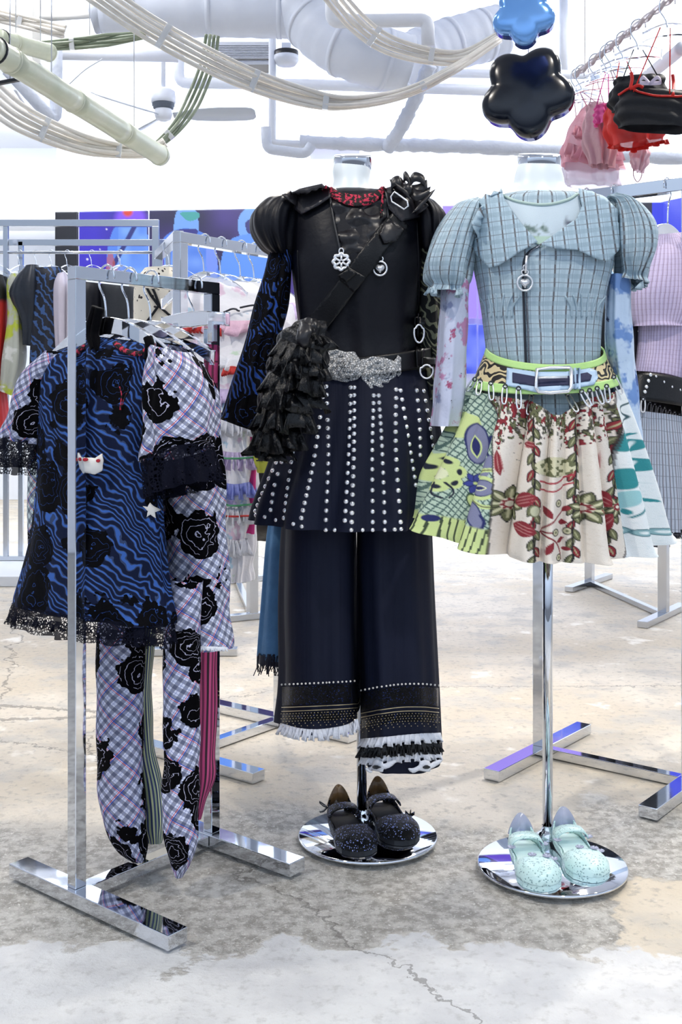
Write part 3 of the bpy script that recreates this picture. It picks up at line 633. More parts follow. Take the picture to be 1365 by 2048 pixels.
# ---------------- black outfit
dr = thing('black_dress', P1.at(715, 790), 'black collared top with puffed short sleeves on the left mannequin', 'dress')
body1 = loft('bodice', [(650, 384, 766, 384, .058), (612, 392, 812, 390, .078), (588, 405, 838, 402, .095), (583, 440, 846, 440, .112), (584, 520, 846, 520, .13), (590, 600, 842, 600, .118), (598, 680, 840, 680, .106), (600, 745, 852, 745, .112), (596, 800, 858, 800, .118)],
     P1, blackc, dr, 120, 80, [(7, .0, .004, 1.), (11, .001, .002, .3)], [(2.2, .002, .5)])
sl = loft('puff_sleeve', [(560, 393, 604, 395, .04), (528, 404, 603, 412, .075), (504, 430, 598, 440, .092), (503, 465, 592, 472, .092), (522, 496, 588, 500, .075), (541, 510, 585, 514, .052)], P1, blackc, dr, 110, 40, [(6, .003, .008, .4), (13, .002, .004, 2)], [])
sr = loft('puff_sleeve', [(812, 394, 852, 396, .04), (822, 406, 872, 410, .075), (830, 432, 890, 436, .09), (834, 468, 890, 470, .09), (840, 496, 884, 498, .07), (846, 508, 880, 510, .05)], P1, blackc, dr, 110, 40, [(6, .003, .008, 1.4), (13, .002, .004, 0)], [])
ALL1 = [body1, sl, sr]
patch('collar', [(566, 397), (600, 380), (645, 370), (660, 386), (664, 398), (640, 414), (607, 432), (590, 416)], ALL1, .014, mat('collar_satin', f_cloth('#211f25', '#2c292e', 14., .008), rough=.4), dr, 5, .004)
patch('collar', [(768, 384), (800, 380), (850, 398), (862, 412), (836, 436), (800, 446), (776, 420)], ALL1, .014, mat('collar_satin', f_cloth('#211f25', '#2c292e', 14., .008), rough=.4), dr, 5, .004)
for pts in ([(661, 396), (668, 440), (676, 478), (682, 506)], [(772, 398), (776, 440), (768, 480), (760, 512)]): surf_tube('zipper_tape', pts, body1, .004, .0035, dark, dr)
for pts in ([(596, 500), (600, 600), (606, 690)], [(834, 440), (838, 560), (836, 690)]): surf_tube('seam', pts, body1, .0008, .0016, blackc, dr)
us = thing('satin_undershirt', P1.at(712, 450), 'black satin undershirt with red lace neck and long velvet sleeves on the left mannequin', 'shirt')
und = patch('front_panel', [(650, 388), (690, 397), (735, 397), (772, 384), (776, 430), (766, 480), (740, 512), (700, 518), (683, 504), (672, 450), (660, 400)], body1, .002, blacks, us, 5, .002, bumpf=lambda x, y: .004*math.sin(x*.13+y*.05)+.004*math.sin(x*.06-y*.11)+.003*math.sin(y*.2+x*.02))
redl = mat('red_black_lace', lambda g: dict(color=mix(g, noise(g, geo(g)[0], 110, 3, .6).ss(.5, .56), '#0a0709', '#c22c4a')), rough=.8)
patch('lace_neckband', ribbon(cat([(648, 376), (668, 390), (690, 399), (712, 403), (740, 399), (758, 390), (772, 378)], 16), [12, 14, 16, 17, 19, 21, 22, 22, 22, 21, 19, 17, 16, 14, 12, 10]), [body1, und], .006, redl, us, 4, .003)
surf_tube('red_edging', [(766, 384), (766, 410), (762, 436)], [body1, und], .006, .003, redl, us)
velv = mat('navy_zebra_velvet', f_zebra_rose('#23479a', '#070911', 4., .46, 9., .9), rough=.8)
oliv = mat('olive_zebra_knit', f_zebra('#0a0b0d', '#7d7f66', 330., .7, 5., .55), rough=.8)
sv = loft('long_sleeve', [(541, 500, 586, 505, .045), (522, 570, 580, 585, .055), (500, 650, 564, 662, .055), (476, 735, 545, 740, .058), (446, 822, 528, 848, .065), (440, 836, 524, 866, .067)], P1, velv, us, 90, 70, [(8, .002, .006, .6)], [(3, .0015, 1.)])
loft('long_sleeve', [(838, 500, 884, 503, .045), (836, 560, 882, 560, .045), (836, 640, 884, 640, .045), (840, 720, 882, 720, .045), (846, 800, 880, 800, .045)], P1, oliv, us, 60, 50, [(6, .002, .004, .6)], [(4, .001, 1.)])
# zipper pulls
def place(px, py, on, off): p, n = hit(px, py, on, off); return np.array(p)
def disc_pts(c, rx, rz, n, f=lambda a: 1., y=0.): return [c+np.array([rx*f(a)*math.cos(a), y, rz*f(a)*math.sin(a)]) for a in np.arange(n)*2*PI/n]
K1 = 2.6/F
def pull_flower(px, py, on, parent):
    c = place(px, py, on, .010); t = []
    fl_ = tubes('flower_zipper_pull', [disc_pts(c, 15*K1, 15*K1, 48, lambda a: 1+.12*math.cos(8*a))], .0042, silver, parent, 8, True)
    V, ff, k = [], [], 0
    for i in range(6):
        a = PI/2+i*PI/3; P = [c+np.array([r*K1*math.cos(a), -.001, r*K1*math.sin(a)]) for r in (2, 7, 13)]; v, f = tube_vf(P, .0028, 6, True, False, k); V.append(v); ff += f; k += len(v)
    v, f = tube_vf(disc_pts(c+np.array([0, 0, 21*K1]), 4.5*K1, 6*K1, 16), .0018, 6, False, True, k); V.append(v); ff += f
    mesh_obj('pull_spokes', np.vstack(V), ff, silver, fl_)
def heart(c, s, y=0): return [c+np.array([s*(16*math.sin(a)**3)/17, y, s*(13*math.cos(a)-5*math.cos(2*a)-2*math.cos(3*a)-math.cos(4*a))/17]) for a in np.arange(32)*2*PI/32]
def pull_heart(px, py, on, parent, s=1.):
    c = place(px, py, on, .010); rg_ = tube('ring_zipper_pull', disc_pts(c, 13.5*K1*s, 14*K1*s, 40), .0024, silver, parent, 8, closed=True)
    h = heart(c, 8.5*K1*s); solid(mesh_obj('heart_charm', h+[list(c+np.array([0, -.004, 0]))], [[i, (i+1) % 32, 32] for i in range(32)], silver, rg_), .003)
    tubes('pull_loop', [disc_pts(c+np.array([0, 0, 19*K1*s]), 6*K1*s, 5*K1*s, 18), disc_pts(c+np.array([0, 0, 27*K1*s]), 3*K1*s, 5*K1*s, 14)], .0018, silver, rg_, 6, True)
pull_flower(684, 524, body1, dr); pull_heart(758, 537, body1, dr)
# bow with buckle
bo = thing('ribbon_bow', hit(800, 395, ALL1)[0], 'black satin bow with a silver buckle on the dress shoulder', 'bow')
c = np.array(hit(800, 396, ALL1, .03)[0]); k = 2.6/F
def rel(x, y, dy=0.): return c+np.array([(x-800)*k, dy, -(y-396)*k])
for i, pts in enumerate([[(800, 396, -.01), (785, 380, -.03), (770, 386, -.025), (776, 402, -.02), (800, 398, -.012)], [(802, 394, -.01), (815, 372, -.025), (834, 380, -.035), (832, 394, -.03), (806, 398, -.014)],
                          [(800, 394, -.01), (795, 374, -.01), (800, 368, -.015), (808, 384, -.02), (804, 396, -.012)], [(804, 396, -.012), (824, 396, -.03), (840, 388, -.03), (836, 402, -.025), (808, 400, -.014)]]):
    strip3('bow_loop', [rel(*p) for p in pts], (0, .006, .024), blacks, bo)
strip3('bow_tail', [rel(806, 398, -.02), rel(822, 410, -.035), rel(846, 402, -.03), rel(816, 442, -.04)][:3], (.006, .004, .026), blacks, bo)
strip3('bow_tail', [rel(848, 402, -.03), rel(836, 420, -.038), rel(818, 442, -.04)], (.022, .0, .012), blacks, bo)
strip3('bow_tail', [rel(770, 384, -.02), (rel(795, 405, -.045)), rel(806, 416, -.045)], (-.008, 0, .022), blacks, bo)
tube('buckle', [rel(768, 414, -.045), rel(775, 405, -.05), rel(800, 424, -.055), rel(802, 434, -.055), rel(794, 440, -.052), rel(770, 424, -.047)], .0022, silver, bo, 8, closed=True)
lathe('bow_knot', [(0, .016), (.012, .012), (.016, 0), (.012, -.012), (0, -.016)], blacks, bo, 16, rel(801, 397, -.022))
# bag with strap
bagp = D(2.50)
bag = thing('ruffled_bag', bagp.at(570, 900), 'black ruffled shoulder bag hanging across the black dress', 'bag')
bb = loft('pouch', [(604, 640, 650, 642, .02), (566, 664, 660, 676, .055), (542, 715, 655, 722, .075), (524, 780, 636, 782, .08), (508, 850, 604, 852, .07), (510, 898, 572, 900, .03)], bagp, blackruf, bag, 110, 60, [(9, .003, .006, .3)], [(5, .005, .3)])
for i, (pts, h) in enumerate([([(600, 652), (630, 668), (662, 676)], 22), ([(560, 676), (600, 690), (640, 700)], 32), ([(548, 705), (590, 722), (650, 722)], 34), ([(536, 745), (580, 742), (646, 752)], 36), ([(528, 780), (575, 778), (638, 785)], 38), ([(520, 815), (560, 820), (622, 815)], 40), ([(510, 850), (550, 858), (602, 850)], 40), ([(508, 880), (540, 890), (580, 886)], 26)]):
    ruffle('ruffle_tier', pts, bb, h, .017, blackruf, bag, 4.5+i % 3, 150, .001)
petal = patch('satin_petal', [(598, 668), (606, 650), (622, 645), (634, 652), (630, 668), (612, 694), (600, 690)], bb, .02, blacks, bag, 4, .004, 12, .012)
patch('strap', ribbon(cat([(800, 440), (768, 474), (735, 520), (700, 566), (662, 616), (636, 650)], 24), 40), body1, .012, leather, bag, 6, .003)
patch('strap_slider', [(766, 452), (782, 446), (806, 462), (790, 486), (766, 490), (758, 472)], body1, .018, blacks, bag, 4, .005, puff=.004)
patch('strap_keeper', ribbon([(714, 544), (704, 560), (694, 572)], [42, 42, 42]), body1, .017, leather, bag, 5, .004)
patch('strap_tip', [(700, 538), (716, 548), (694, 566), (676, 552)], body1, .02, leather, bag, 5, .004)
# belt
be = thing('leather_belt', P1.at(720, 760), 'black leather belt with ornate silver filigree buckle', 'belt')
blt = loft('strap', [(598, 722, 868, 692, .118), (594, 758, 870, 730, .122)], P1, leather, be, 90, 8, (), (), None, 2., (0, 2*PI), .003, None, lambda T, v: -.012*np.sin(T))
fil = [(651, 698), (659, 690), (665, 686), (669, 698), (686, 704), (711, 705), (720, 721), (732, 719), (746, 714), (767, 716), (788, 723), (795, 711), (802, 716), (800, 748), (788, 765), (767, 776), (742, 778), (727, 769), (718, 762), (711, 762), (693, 765), (668, 760), (651, 744), (646, 720)]
def frel(x, y):
    r1 = math.hypot(x-690, y-734); r2 = math.hypot(x-762, y-746); r = min(r1, r2); a = math.atan2(y-734, x-690) if r1 < r2 else math.atan2(y-746, x-762)
    return .006*max(0, 1-r/45)+.0035*math.sin(r*.55+a*3)+.0025*math.sin(a*9+r*.2)
patch('filigree_buckle', fil, [blt, body1], .008, filigree, be, 2.6, .003, 0, .004, None, frel)
for (x, y, rx, ry_) in ((838, 666, 10, 20), (853, 742, 13, 15)):
    cc = place(x, y, [blt, body1], .012); tube('d_ring', disc_pts(cc, rx*K1, ry_*K1, 30, lambda a: 1. if math.sin(a) < .5 else .8), .0022, silver, be, 8, closed=True)
    patch('ring_tab', [(x-12, y-ry_-12), (x+12, y-ry_-10), (x+13, y-ry_+6), (x-13, y-ry_+4)], [blt, body1], .012, leather, be, 4, .004)
patch('belt_keeper', [(830, 694), (846, 690), (848, 742), (832, 746)], [blt, body1], .009, leather, be, 6, .003)
# studded skirt
sk = thing('studded_skirt', P1.at(700, 1050), 'black pleated skirt with rows of round silver studs', 'skirt')
sk1 = loft('pleated_cloth', [(600, 742, 856, 738, .115), (586, 790, 866, 790, .14), (566, 850, 876, 850, .17), (540, 930, 886, 930, .195), (514, 1002, 892, 1000, .212), (506, 1040, 890, 1046, .218)], P1, navyc, sk, 240, 80, [(12, .001, .013, .2, 1.6), (24, .0, .003, .8)], ())
stud = bpy.data.meshes.new('stud'); V, f = lathe_vf([(0.0005, .0034), (.0028, .0026), (.0046, .0008), (.0052, -.001)], 10); stud.from_pydata(V.tolist(), [], f); stud.materials.append(silver)
stud.polygons.foreach_set('use_smooth', [True]*len(stud.polygons))
def studs(pts, n, on, parent, s=1., name='stud', me=stud):
    for x, y in (cat(pts, n) if n > 1 else pts):
        p, nn = hit(x, y, on, .001); inst(name, me, parent, p, nn.to_track_quat('Z', 'Y'), s)
for pts, n in [([(653, 773), (657, 900), (652, 1040)], 16), ([(649, 775), (628, 920), (603, 1036)], 16), ([(592, 868), (578, 960), (568, 1036)], 11), ([(553, 925), (528, 980), (511, 1022)], 8), ([(572, 900), (550, 970), (542, 1020)], 7), ([(702, 775), (698, 900), (690, 1041)], 16), ([(709, 775), (708, 900), (704, 1044)], 17),
               ([(748, 791), (745, 900), (746, 1044)], 15), ([(758, 791), (765, 900), (770, 1044)], 16), ([(793, 779), (792, 900), (802, 1044)], 15), ([(802, 781), (818, 880), (832, 970)], 12), ([(834, 781), (840, 850), (841, 910)], 8), ([(848, 782), (858, 840), (866, 892)], 7)]:
    studs(pts, n, sk1, sk, 1.15)
studs([(512, 1030), (530, 1034), (552, 1040)], 3, sk1, sk); studs([(587, 1048), (604, 1053), (652, 1060), (670, 1060), (703, 1060), (726, 1060), (746, 1060), (770, 1060), (790, 1059), (803, 1058)], 10, sk1, sk); studs([(846, 1048), (856, 1050), (868, 1046)], 3, sk1, sk)
# trousers
tr = thing('wide_trousers', P1.at(720, 1480), 'midnight wide-leg trousers with beaded and ruffled hems', 'trousers')
lg1 = loft('trouser_leg', [(575, 960, 716, 960, .11), (566, 1060, 716, 1060, .115), (562, 1200, 717, 1200, .12), (564, 1360, 719, 1356, .12), (556, 1446, 722, 1430, .12)], P1, navyc, tr, 110, 60, [(5, .004, .012, .4), (9, .0, .003, 0)])
lg2 = loft('trouser_leg', [(716, 960, 858, 960, .11), (715, 1060, 864, 1060, .115), (716, 1200, 869, 1200, .12), (720, 1360, 876, 1360, .12), (722, 1518, 882, 1516, .118)], P1, navyc, tr, 110, 60, [(5, .004, .01, 2.2), (9, .0, .003, 1)])
sequ = mat('black_sequin', f_glitter('#07080f', '#33427a', 500.)); gold = mat('gold_cord', lambda g: dict(bump=noise(g, geo(g)[0], 900, 1), bdist=.001), color='#cdbb94', metal=.6, rough=.35)
pearlm = mat('pearl', lambda g: dict(rough=noise(g, geo(g)[0], 50, 1)*.1+.15), color='#efeae2')
def beads(name, pts, r, m, parent):
    VV, ff, k = [], [], 0; v0, f0 = lathe_vf([(0.0001, 1), (.8, .6), (1, 0), (.8, -.6), (.0001, -1)], 6)
    for p in pts: VV.append(v0*r+np.array(p)); ff += [[i+k for i in q] for q in f0]; k += len(v0)
    return tag(mesh_obj(name, np.vstack(VV), ff, m, parent), kind='stuff')
for on, x0, x1, ys in ((lg1, 564, 717, lambda x: 1369-(x-566)*.05), (lg2, 723, 878, lambda x: 1381-14*math.sin((x-723)/155*PI*.75))):
    xs = np.linspace(x0+2, x1-2, 20)
    beads('pearl_row', [list(hit(x, ys(x), on, .003)[0]) for x in xs], .0027, pearlm, tr)
    top = [(x, ys(x)+5) for x in xs]; bot = [(x, ys(x)+42) for x in xs[::-1]]
    patch('sequin_band', top+bot, on, .002, sequ, tr, 6, .002)
    for dy in (46, 54): surf_tube('gold_cord', [(x, ys(x)+dy) for x in xs], on, .003, .0011, gold, tr, 60)
    pts = []
    for i, x in enumerate(np.linspace(x0+4, x1-4, 26)):
        for j in range(4 if i % 2 else 6): pts.append(list(hit(x+(2 if j % 2 else -2), ys(x)+59+j*5, on, .004)[0]))
    beads('bead_fringe', pts, .0013, gold, tr); patch('fringe_band', [(x, ys(x)+58) for x in xs]+[(x, ys(x)+76) for x in xs[::-1]], on, .0015, sequ, tr, 6, .001)
ruffle('white_frill', [(562, 1446), (600, 1456), (640, 1458), (690, 1450), (716, 1436)], lg1, 20, .007, white_ruf, tr, 24, 260, .001)
for y, h in ((1471, 17), (1508, 15)): ruffle('white_frill', [(724, y+6), (770, y+2), (830, y-4), (880, y-6)], lg2, h, .006, white_ruf, tr, 20, 260)
ruffle('black_frill', [(724, 1492), (770, 1490), (830, 1485), (880, 1483)], lg2, 20, .008, blackruf, tr, 26, 240)
for cx_ in (760, 846):
    pl_ = lambda dx, dy: (cx_+dx*.95, 1530+dy*.72)
    mo_ = patch('white_motif', [pl_(-28, 10), pl_(-30, 4), pl_(-20, 4), pl_(-10, -4), pl_(-8, -14), pl_(0, -18), pl_(8, -14), pl_(10, -8), pl_(22, -16), pl_(34, -18), pl_(30, -8), pl_(18, 2), pl_(10, 6), pl_(8, 14), pl_(-2, 12), pl_(-10, 10), pl_(-20, 16)], lg2, .012, white_ruf, tr, 3, .003, 40, .004)
    patch('motif_eye', [pl_(5*math.cos(a)+1, 5*math.sin(a)-2) for a in np.arange(10)*2*PI/10], lg2, .022, dark, mo_, 3, .003)
# blue overskirt behind
bl = thing('blue_wrap_panel', D(2.86).at(560, 1310), 'denim blue cloth panel with dark fringe behind the black trousers', 'cloth panel')
denim = mat('denim_blue_cloth', lambda g: dict(color=mix(g, noise(g, geo(g)[0], 30, 3), '#3d6890', '#5284b4'), bump=noise(g, geo(g)[0], 90, 2), bdist=.002), rough=.8)
lb = loft('cloth', [(545, 1010, 620, 1010, .03), (536, 1080, 620, 1080, .04), (526, 1220, 615, 1220, .045), (519, 1314, 612, 1314, .05)], D(2.86), denim, bl, 80, 40, [(5, .004, .009, .5)])
fr = []
for i in range(90):
    x = 515+rnd.random()*95; y = 1308+rnd.random()*6; p = np.array(hit(x, y, lb, .001, 2.84)[0]); L = .03+.022*rnd.random(); fr.append([p, p+np.array([rnd.uniform(-.006, .002), rnd.uniform(-.004, .004), -L*.6]), p+np.array([rnd.uniform(-.01, .004), rnd.uniform(-.006, .006), -L])])
tag(tubes('fringe', fr, .0012, mat('dark_fringe', f_cloth('#0b0d20', '#161a3c', 60., .001)), bl, 4), kind='stuff')
loft('fringe_heading', [(518, 1306, 612, 1306, .052), (516, 1324, 612, 1324, .053)], D(2.86), MATS['dark_fringe'], bl, 60, 6, [(9, .003, .004, .5)])
# ------------------------------------------------------------------ shoes
def shoe(heel_px, toe_px, upper, sole, lining, label, z0=.0112, clear=None, mirror=1, orn=None):
    h = FL(*heel_px, z0); t_ = FL(*toe_px, z0); ax = t_-h; L = np.hypot(ax[0], ax[1]); u = ax/L; w = np.array([-u[1], u[0], 0]); th = thing('shoe', h+u*L/2, label, 'shoe', None)
    S = L/.235
    def half(s): return np.interp(s, [0, .03, .1, .25, .42, .6, .78, .9, .97, 1.], [.012, .022, .030, .033, .032, .040, .044, .037, .022, .006])*S
    def height(s): return np.interp(s, [0, .05, .15, .3, .45, .6, .75, .88, .97, 1.], [.056, .054, .044, .032, .027, .028, .030, .027, .020, .010])*S
    ns, nf = 60, 41; Sv = np.linspace(0, 1, ns); ph = np.linspace(0, PI, nf); V = []
    for s in Sv:
        hw, hh = half(s), height(s)
        for p in ph:
            cx_ = -math.cos(p); cc = math.copysign(abs(cx_)**.75, cx_); V.append(h+u*(s*L+ (-.012*S*math.sin(p) if s < .08 else 0))+w*hw*cc*(1.04-.1*math.sin(p))+np.array([0, 0, .012*S+(hh)*abs(math.sin(p))**.8]))
    f = []
    for i in range(ns-1):
        for j in range(nf-1):
            s = (Sv[i]+Sv[i+1])/2; q = (ph[j]+ph[j+1])/2; lim = np.interp(s, [0.03, .08, .2, .35, .52, .62, .70], [.5, .62, .70, .74, .74, .66, .0])
            if .03 < s < .70 and abs(q/PI-.5) < lim*.62: continue
            f.append([i*nf+j, i*nf+j+1, (i+1)*nf+j+1, (i+1)*nf+j])
    V += [h+u*L*1.002+np.array([0, 0, .014*S])]; f += [[(ns-1)*nf+j, (ns-1)*nf+j+1, len(V)-1] for j in range(nf-1)]
    up_ = solid(mesh_obj('upper', V, f, upper, th), .003)
    out = [h+u*(s*L*1.01)+w*half(s)*1.06*sg for sg, rng in ((1, Sv), (-1, Sv[::-1])) for s in rng]; n = len(out)
    Vs = [o_+np.array([0, 0, .001]) for o_ in out]+[o_+np.array([0, 0, .013*S]) for o_ in out]
    mesh_obj('sole', Vs, [[i, (i+1) % n, n+(i+1) % n, n+i] for i in range(n)]+[list(range(n))[::-1], list(range(n, 2*n))], sole, th, smooth=False)
    ins = [h+u*(s*L)+w*half(s)*.9*sg+np.array([0, 0, .016*S]) for sg, rng in ((1, Sv[2:-4]), (-1, Sv[2:-4][::-1])) for s in rng]
    mesh_obj('insole', ins, [list(range(len(ins)))], lining, th, smooth=False)
    a = .24; hw = half(a); P = [h+u*(a*L+.004*math.sin(q))+w*hw*1.08*(-math.cos(q))+np.array([0, 0, .022*S+.027*S*abs(math.sin(q))**.6]) for q in np.linspace(.1, PI-.1, 21)]
    strip3('ankle_strap', P, u*.038*S, clear or upper, th, 41, .003)
    if orn: orn(th, h, u, w, L, S, half, height)
    return th
glit = mat('black_glitter', f_glitter('#030406', '#a0b0f0', 480.)); tan = mat('tan_lining', f_cloth('#5a432c', '#8a6a3c', 120., .002), rough=.35); darkin = mat('dark_insole', f_cloth('#121013', '#1c191c', 60., .001), rough=.7)
def orn1(th, h, u, w, L, S, half, height):
    hc = [h+u*(-.004+.010*abs(math.cos(q)))*1+w*.029*S*(-math.cos(q))*(1-.35*math.sin(q))+np.array([0, 0, .03*S+.046*S*math.sin(q)]) for q in np.linspace(0, PI, 17)]; b = [p-np.array([0, 0, .02]) for p in hc]
    V = [q for k in range(17) for q in (hc[k], np.array([hc[k][0], hc[k][1], h[2]+.03*S]))]
    solid(mesh_obj('heel_counter', V, gridf(17, 2, False), tan, th), .003)
    for sg in (-1, 1):
        c0 = h+u*.22*L+w*half(.24)*1.15*sg*(1)+np.array([0, 0, .045*S])
        if sg == -1: 
            for a in (-.5, .6, 2.4): strip3('side_bow', [c0, c0+w*-.012+np.array([0, 0, .012*math.sin(a)])+u*.01*math.cos(a), c0-w*.02+np.array([0, 0, .022*math.sin(a)])], u*.008, dark, th, 8, .002)
    c1 = h+u*L*.62+w*half(.6)*.9+np.array([0, 0, .03*S])
    for a in (0, 1.3, 2.6, 3.9): strip3('toe_bow', [c1, c1+u*.012*math.cos(a)+w*.012*math.sin(a)+np.array([0, 0, .008])], np.array([0, 0, .008]), glit, th, 6, .002)
shoe((678, 1634), (724, 1714), glit, dark, darkin, 'black glitter strap shoe on the left of its mirror base', orn1 and .0112, None, 1, orn1)
shoe((756, 1616), (812, 1692), glit, dark, darkin, 'black glitter strap shoe nearer the right rim of its mirror base', .0112, None, 1, orn1)
def f_mint(g):
    p, x, y, z = geo(g); d = voro(g, p, 170.); hole = d < .26; return dict(color=mix(g, hole, '#d2f1ee', '#8fb4b6'), bump=d.ss(.18, .4), bdist=.002)
mint = mat('perforated_mint_jelly', f_mint, rough=.3, spec=.6); mintin = mat('mint_insole', f_cloth('#dff6f4', '#cfeeec', 30., .0005), rough=.5)
clearm = mat('frosted_lilac_plastic', f_cloth('#d8dcf2', '#cfd4ec', 40., .0005), rough=.2, trans=.45, ior=1.35)
def orn2(th, h, u, w, L, S, half, height):
    hc = [h+u*(-.004+.010*abs(math.cos(q)))+w*.030*S*(-math.cos(q))*(1-.3*math.sin(q))+np.array([0, 0, .03*S+.044*S*math.sin(q)]) for q in np.linspace(0, PI, 17)]
    V = [q for k in range(17) for q in (hc[k], np.array([hc[k][0], hc[k][1], h[2]+.03*S]))]
    solid(mesh_obj('heel_counter', V, gridf(17, 2, False), clearm, th), .002)
    for m_, (s0, o0) in enumerate(((.3, 1.15), (.62, 1.0), (.7, .5), (.66, -.2), (.35, -1.15))):
        c1 = h+u*L*s0+w*half(s0)*o0+np.array([0, 0, .012*S+height(s0)*(.55 if abs(o0) > .9 else 1.02)])
        for a in np.arange(5)*2*PI/5+m_: 
            q = c1+(u*math.cos(a)+w*math.sin(a))*.009+np.array([0, 0, .004]); strip3('flower_petal', [c1, q], (np.cross(u*math.cos(a)+w*math.sin(a), (0, 0, 1)))*.008, clearm, th, 4, .0015)
shoe((1042, 1692), (1090, 1784), mint, mint, mintin, 'pale mint jelly shoe nearer the camera on its steel base', .0112, None, 1, orn2)
shoe((1128, 1678), (1190, 1766), mint, mint, mintin, 'pale mint jelly shoe to the right of the steel pole', .0112, None, 1, orn2)
# ------------------------------------------------------------------ plaid blouse mannequin
PL = [('u', .0265, .003, .0034, '#41302f', .92), ('u', .0265, .0105, .0012, '#6d7f92', .8), ('v', .030, .004, .0022, '#5a5660', .6), ('v', .030, .019, .010, '#7f98a8', .45), ('u', .0265, .018, .009, '#8aa4b4', .35)]
plaid = mat('blue_grey_plaid', f_plaid('#b4c8d3', PL, 0., '#cfe2ec'))
plaidc = mat('blue_grey_plaid_bias', f_plaid('#b2cad8', PL, -.12, '#cfe2ec', wr=False))
bz = thing('plaid_blouse', P2.at(1085, 830), 'blue-grey plaid blouse with wide collar and puffed sleeves', 'blouse')
b2 = loft('bodice', [(1008, 391, 1152, 391, .066), (975, 398, 1195, 394, .086), (950, 411, 1222, 407, .103), (944, 450, 1229, 448, .118), (948, 520, 1227, 520, .130), (956, 575, 1216, 575, .124), (967, 640, 1205, 640, .108), (976, 700, 1200, 700, .100), (978, 745, 1200, 745, .102), (966, 800, 1215, 800, .112), (952, 842, 1226, 842, .124)],
     P2, plaid, bz, 140, 100, [(13, .0, .002, 1.), (7, .001, .002, .3)], [(3, .0015, .5)])
s2l = loft('puff_sleeve', [(944, 400, 964, 404, .045), (908, 415, 962, 425, .08), (872, 465, 956, 470, .1), (852, 520, 946, 525, .1), (852, 556, 936, 562, .085), (862, 572, 930, 576, .068), (858, 584, 934, 588, .074)], P2, plaid, bz, 150, 50, [(17, .002, .004, .4), (8, .003, .008, 2)], [(2, .003, 0)])
s2r = loft('puff_sleeve', [(1212, 395, 1234, 392, .045), (1222, 408, 1272, 412, .08), (1226, 450, 1300, 452, .1), (1230, 500, 1304, 500, .1), (1234, 532, 1294, 540, .085), (1238, 548, 1286, 560, .07), (1234, 560, 1290, 574, .076)], P2, plaid, bz, 150, 50, [(17, .002, .004, 1.4), (8, .003, .008, 0)], [(2, .003, 2)])
A2 = [b2, s2l, s2r]
it = thing('printed_undertop', P2.at(1085, 480), 'pale blue printed long-sleeved top under the plaid blouse', 'top')
f_land = f_print('#dbe8f0', [('#9fb6cc', .56, .7), ('#e6cfe0', .6, 1.1)])
land = mat('pale_landscape_print', f_land, rough=.7)
def paint_top(x, y):
    p = Paint(x, y, '#d3e3ec'); n = vnoise(x, y, .12, 4); m = vnoise(x, y, .3, 6)
    p.mask(np.clip(1-np.hypot((x-1070)/28, (y-462)/12)+(n-.5)*1.2+(m-.5), 0, 1)*1.4, '#55705c'); p.mask(np.clip(1-np.hypot((x-1140)/16, (y-448)/12)+(n-.5)*1.2, 0, 1)*1.2, '#4a4a5e'); p.mask((y > 472)*.7, '#b9dcb4'); p.mask(vnoise(x, y, .03, 1)*.3, '#aebfd2'); return p.c
pc = mat('printed_cloth', f_attr())
patch('front_panel', [(1004, 396), (1030, 404), (1085, 412), (1138, 402), (1154, 392), (1164, 420), (1150, 446), (1082, 494), (1040, 460), (1014, 425)], b2, .002, pc, it, 3, .002, paint=paint_top)
surf_tube('neck_binding', [(1004, 392), (1030, 403), (1060, 409), (1085, 411), (1112, 408), (1138, 400), (1154, 390)], b2, .004, .0035, mat('sage_binding', f_cloth('#b9cfc8', '#a9c2bc', 200., .001)), it)
lav = mat('lavender_print', f_print('#c9cfe6', [('#8f97bc', .58, 1.), ('#b884ac', .56, 1.5), ('#a34d74', .64, 2.2), ('#3c3850', .68, 3.)], 12.), rough=.7); sky = mat('sky_print', f_print('#c2d6ee', [('#6f93cc', .5, 1.), ('#2d4f92', .58, 1.6), ('#223058', .66, 4.)], 9.), rough=.7)
loft('long_sleeve', [(884, 555, 938, 555, .045), (880, 640, 934, 640, .042), (874, 720, 930, 715, .042), (869, 800, 925, 800, .045), (866, 852, 916, 852, .045)], P2, lav, it, 80, 60, [(4, .003, .006, .6)], [(3, .001, 1.)])
loft('long_sleeve', [(1216, 550, 1258, 552, .042), (1212, 640, 1262, 640, .042), (1216, 720, 1268, 720, .042), (1230, 800, 1276, 800, .042), (1240, 880, 1282, 880, .042)], P2, sky, it, 80, 60, [(4, .003, .006, 2.6)], [(3, .001, 1.)])
cl_ = patch('collar', [(1004, 386), (1012, 408), (1036, 442), (1075, 486), (1040, 506), (1000, 532), (984, 536), (962, 512), (946, 470), (942, 448), (958, 414), (980, 394)], A2, .016, plaidc, bz, 5, .003)
cr_ = patch('collar', [(1154, 386), (1160, 415), (1150, 440), (1112, 468), (1078, 492), (1110, 500), (1150, 502), (1190, 520), (1210, 524), (1226, 504), (1238, 470), (1232, 430), (1206, 402), (1180, 390)], A2, .016, plaidc, bz, 5, .003)
surf_tube('zipper', [(1082, 490), (1060, 508), (1054, 540), (1056, 620), (1060, 735)], A2, .004, .0022, mat('zipper_teeth', lambda g: dict(bump=(geo(g)[3]*2500.).sin(), bdist=.002), color='#8c93a0', metal=.8, rough=.3), bz, 60)
surf_tube('zipper_tape', [(1078, 492), (1054, 510), (1047, 545), (1049, 620), (1053, 735)], b2, .001, .003, mat('dark_tape', f_cloth('#262a34', '#31353f', 90., .001)), bz, 50)
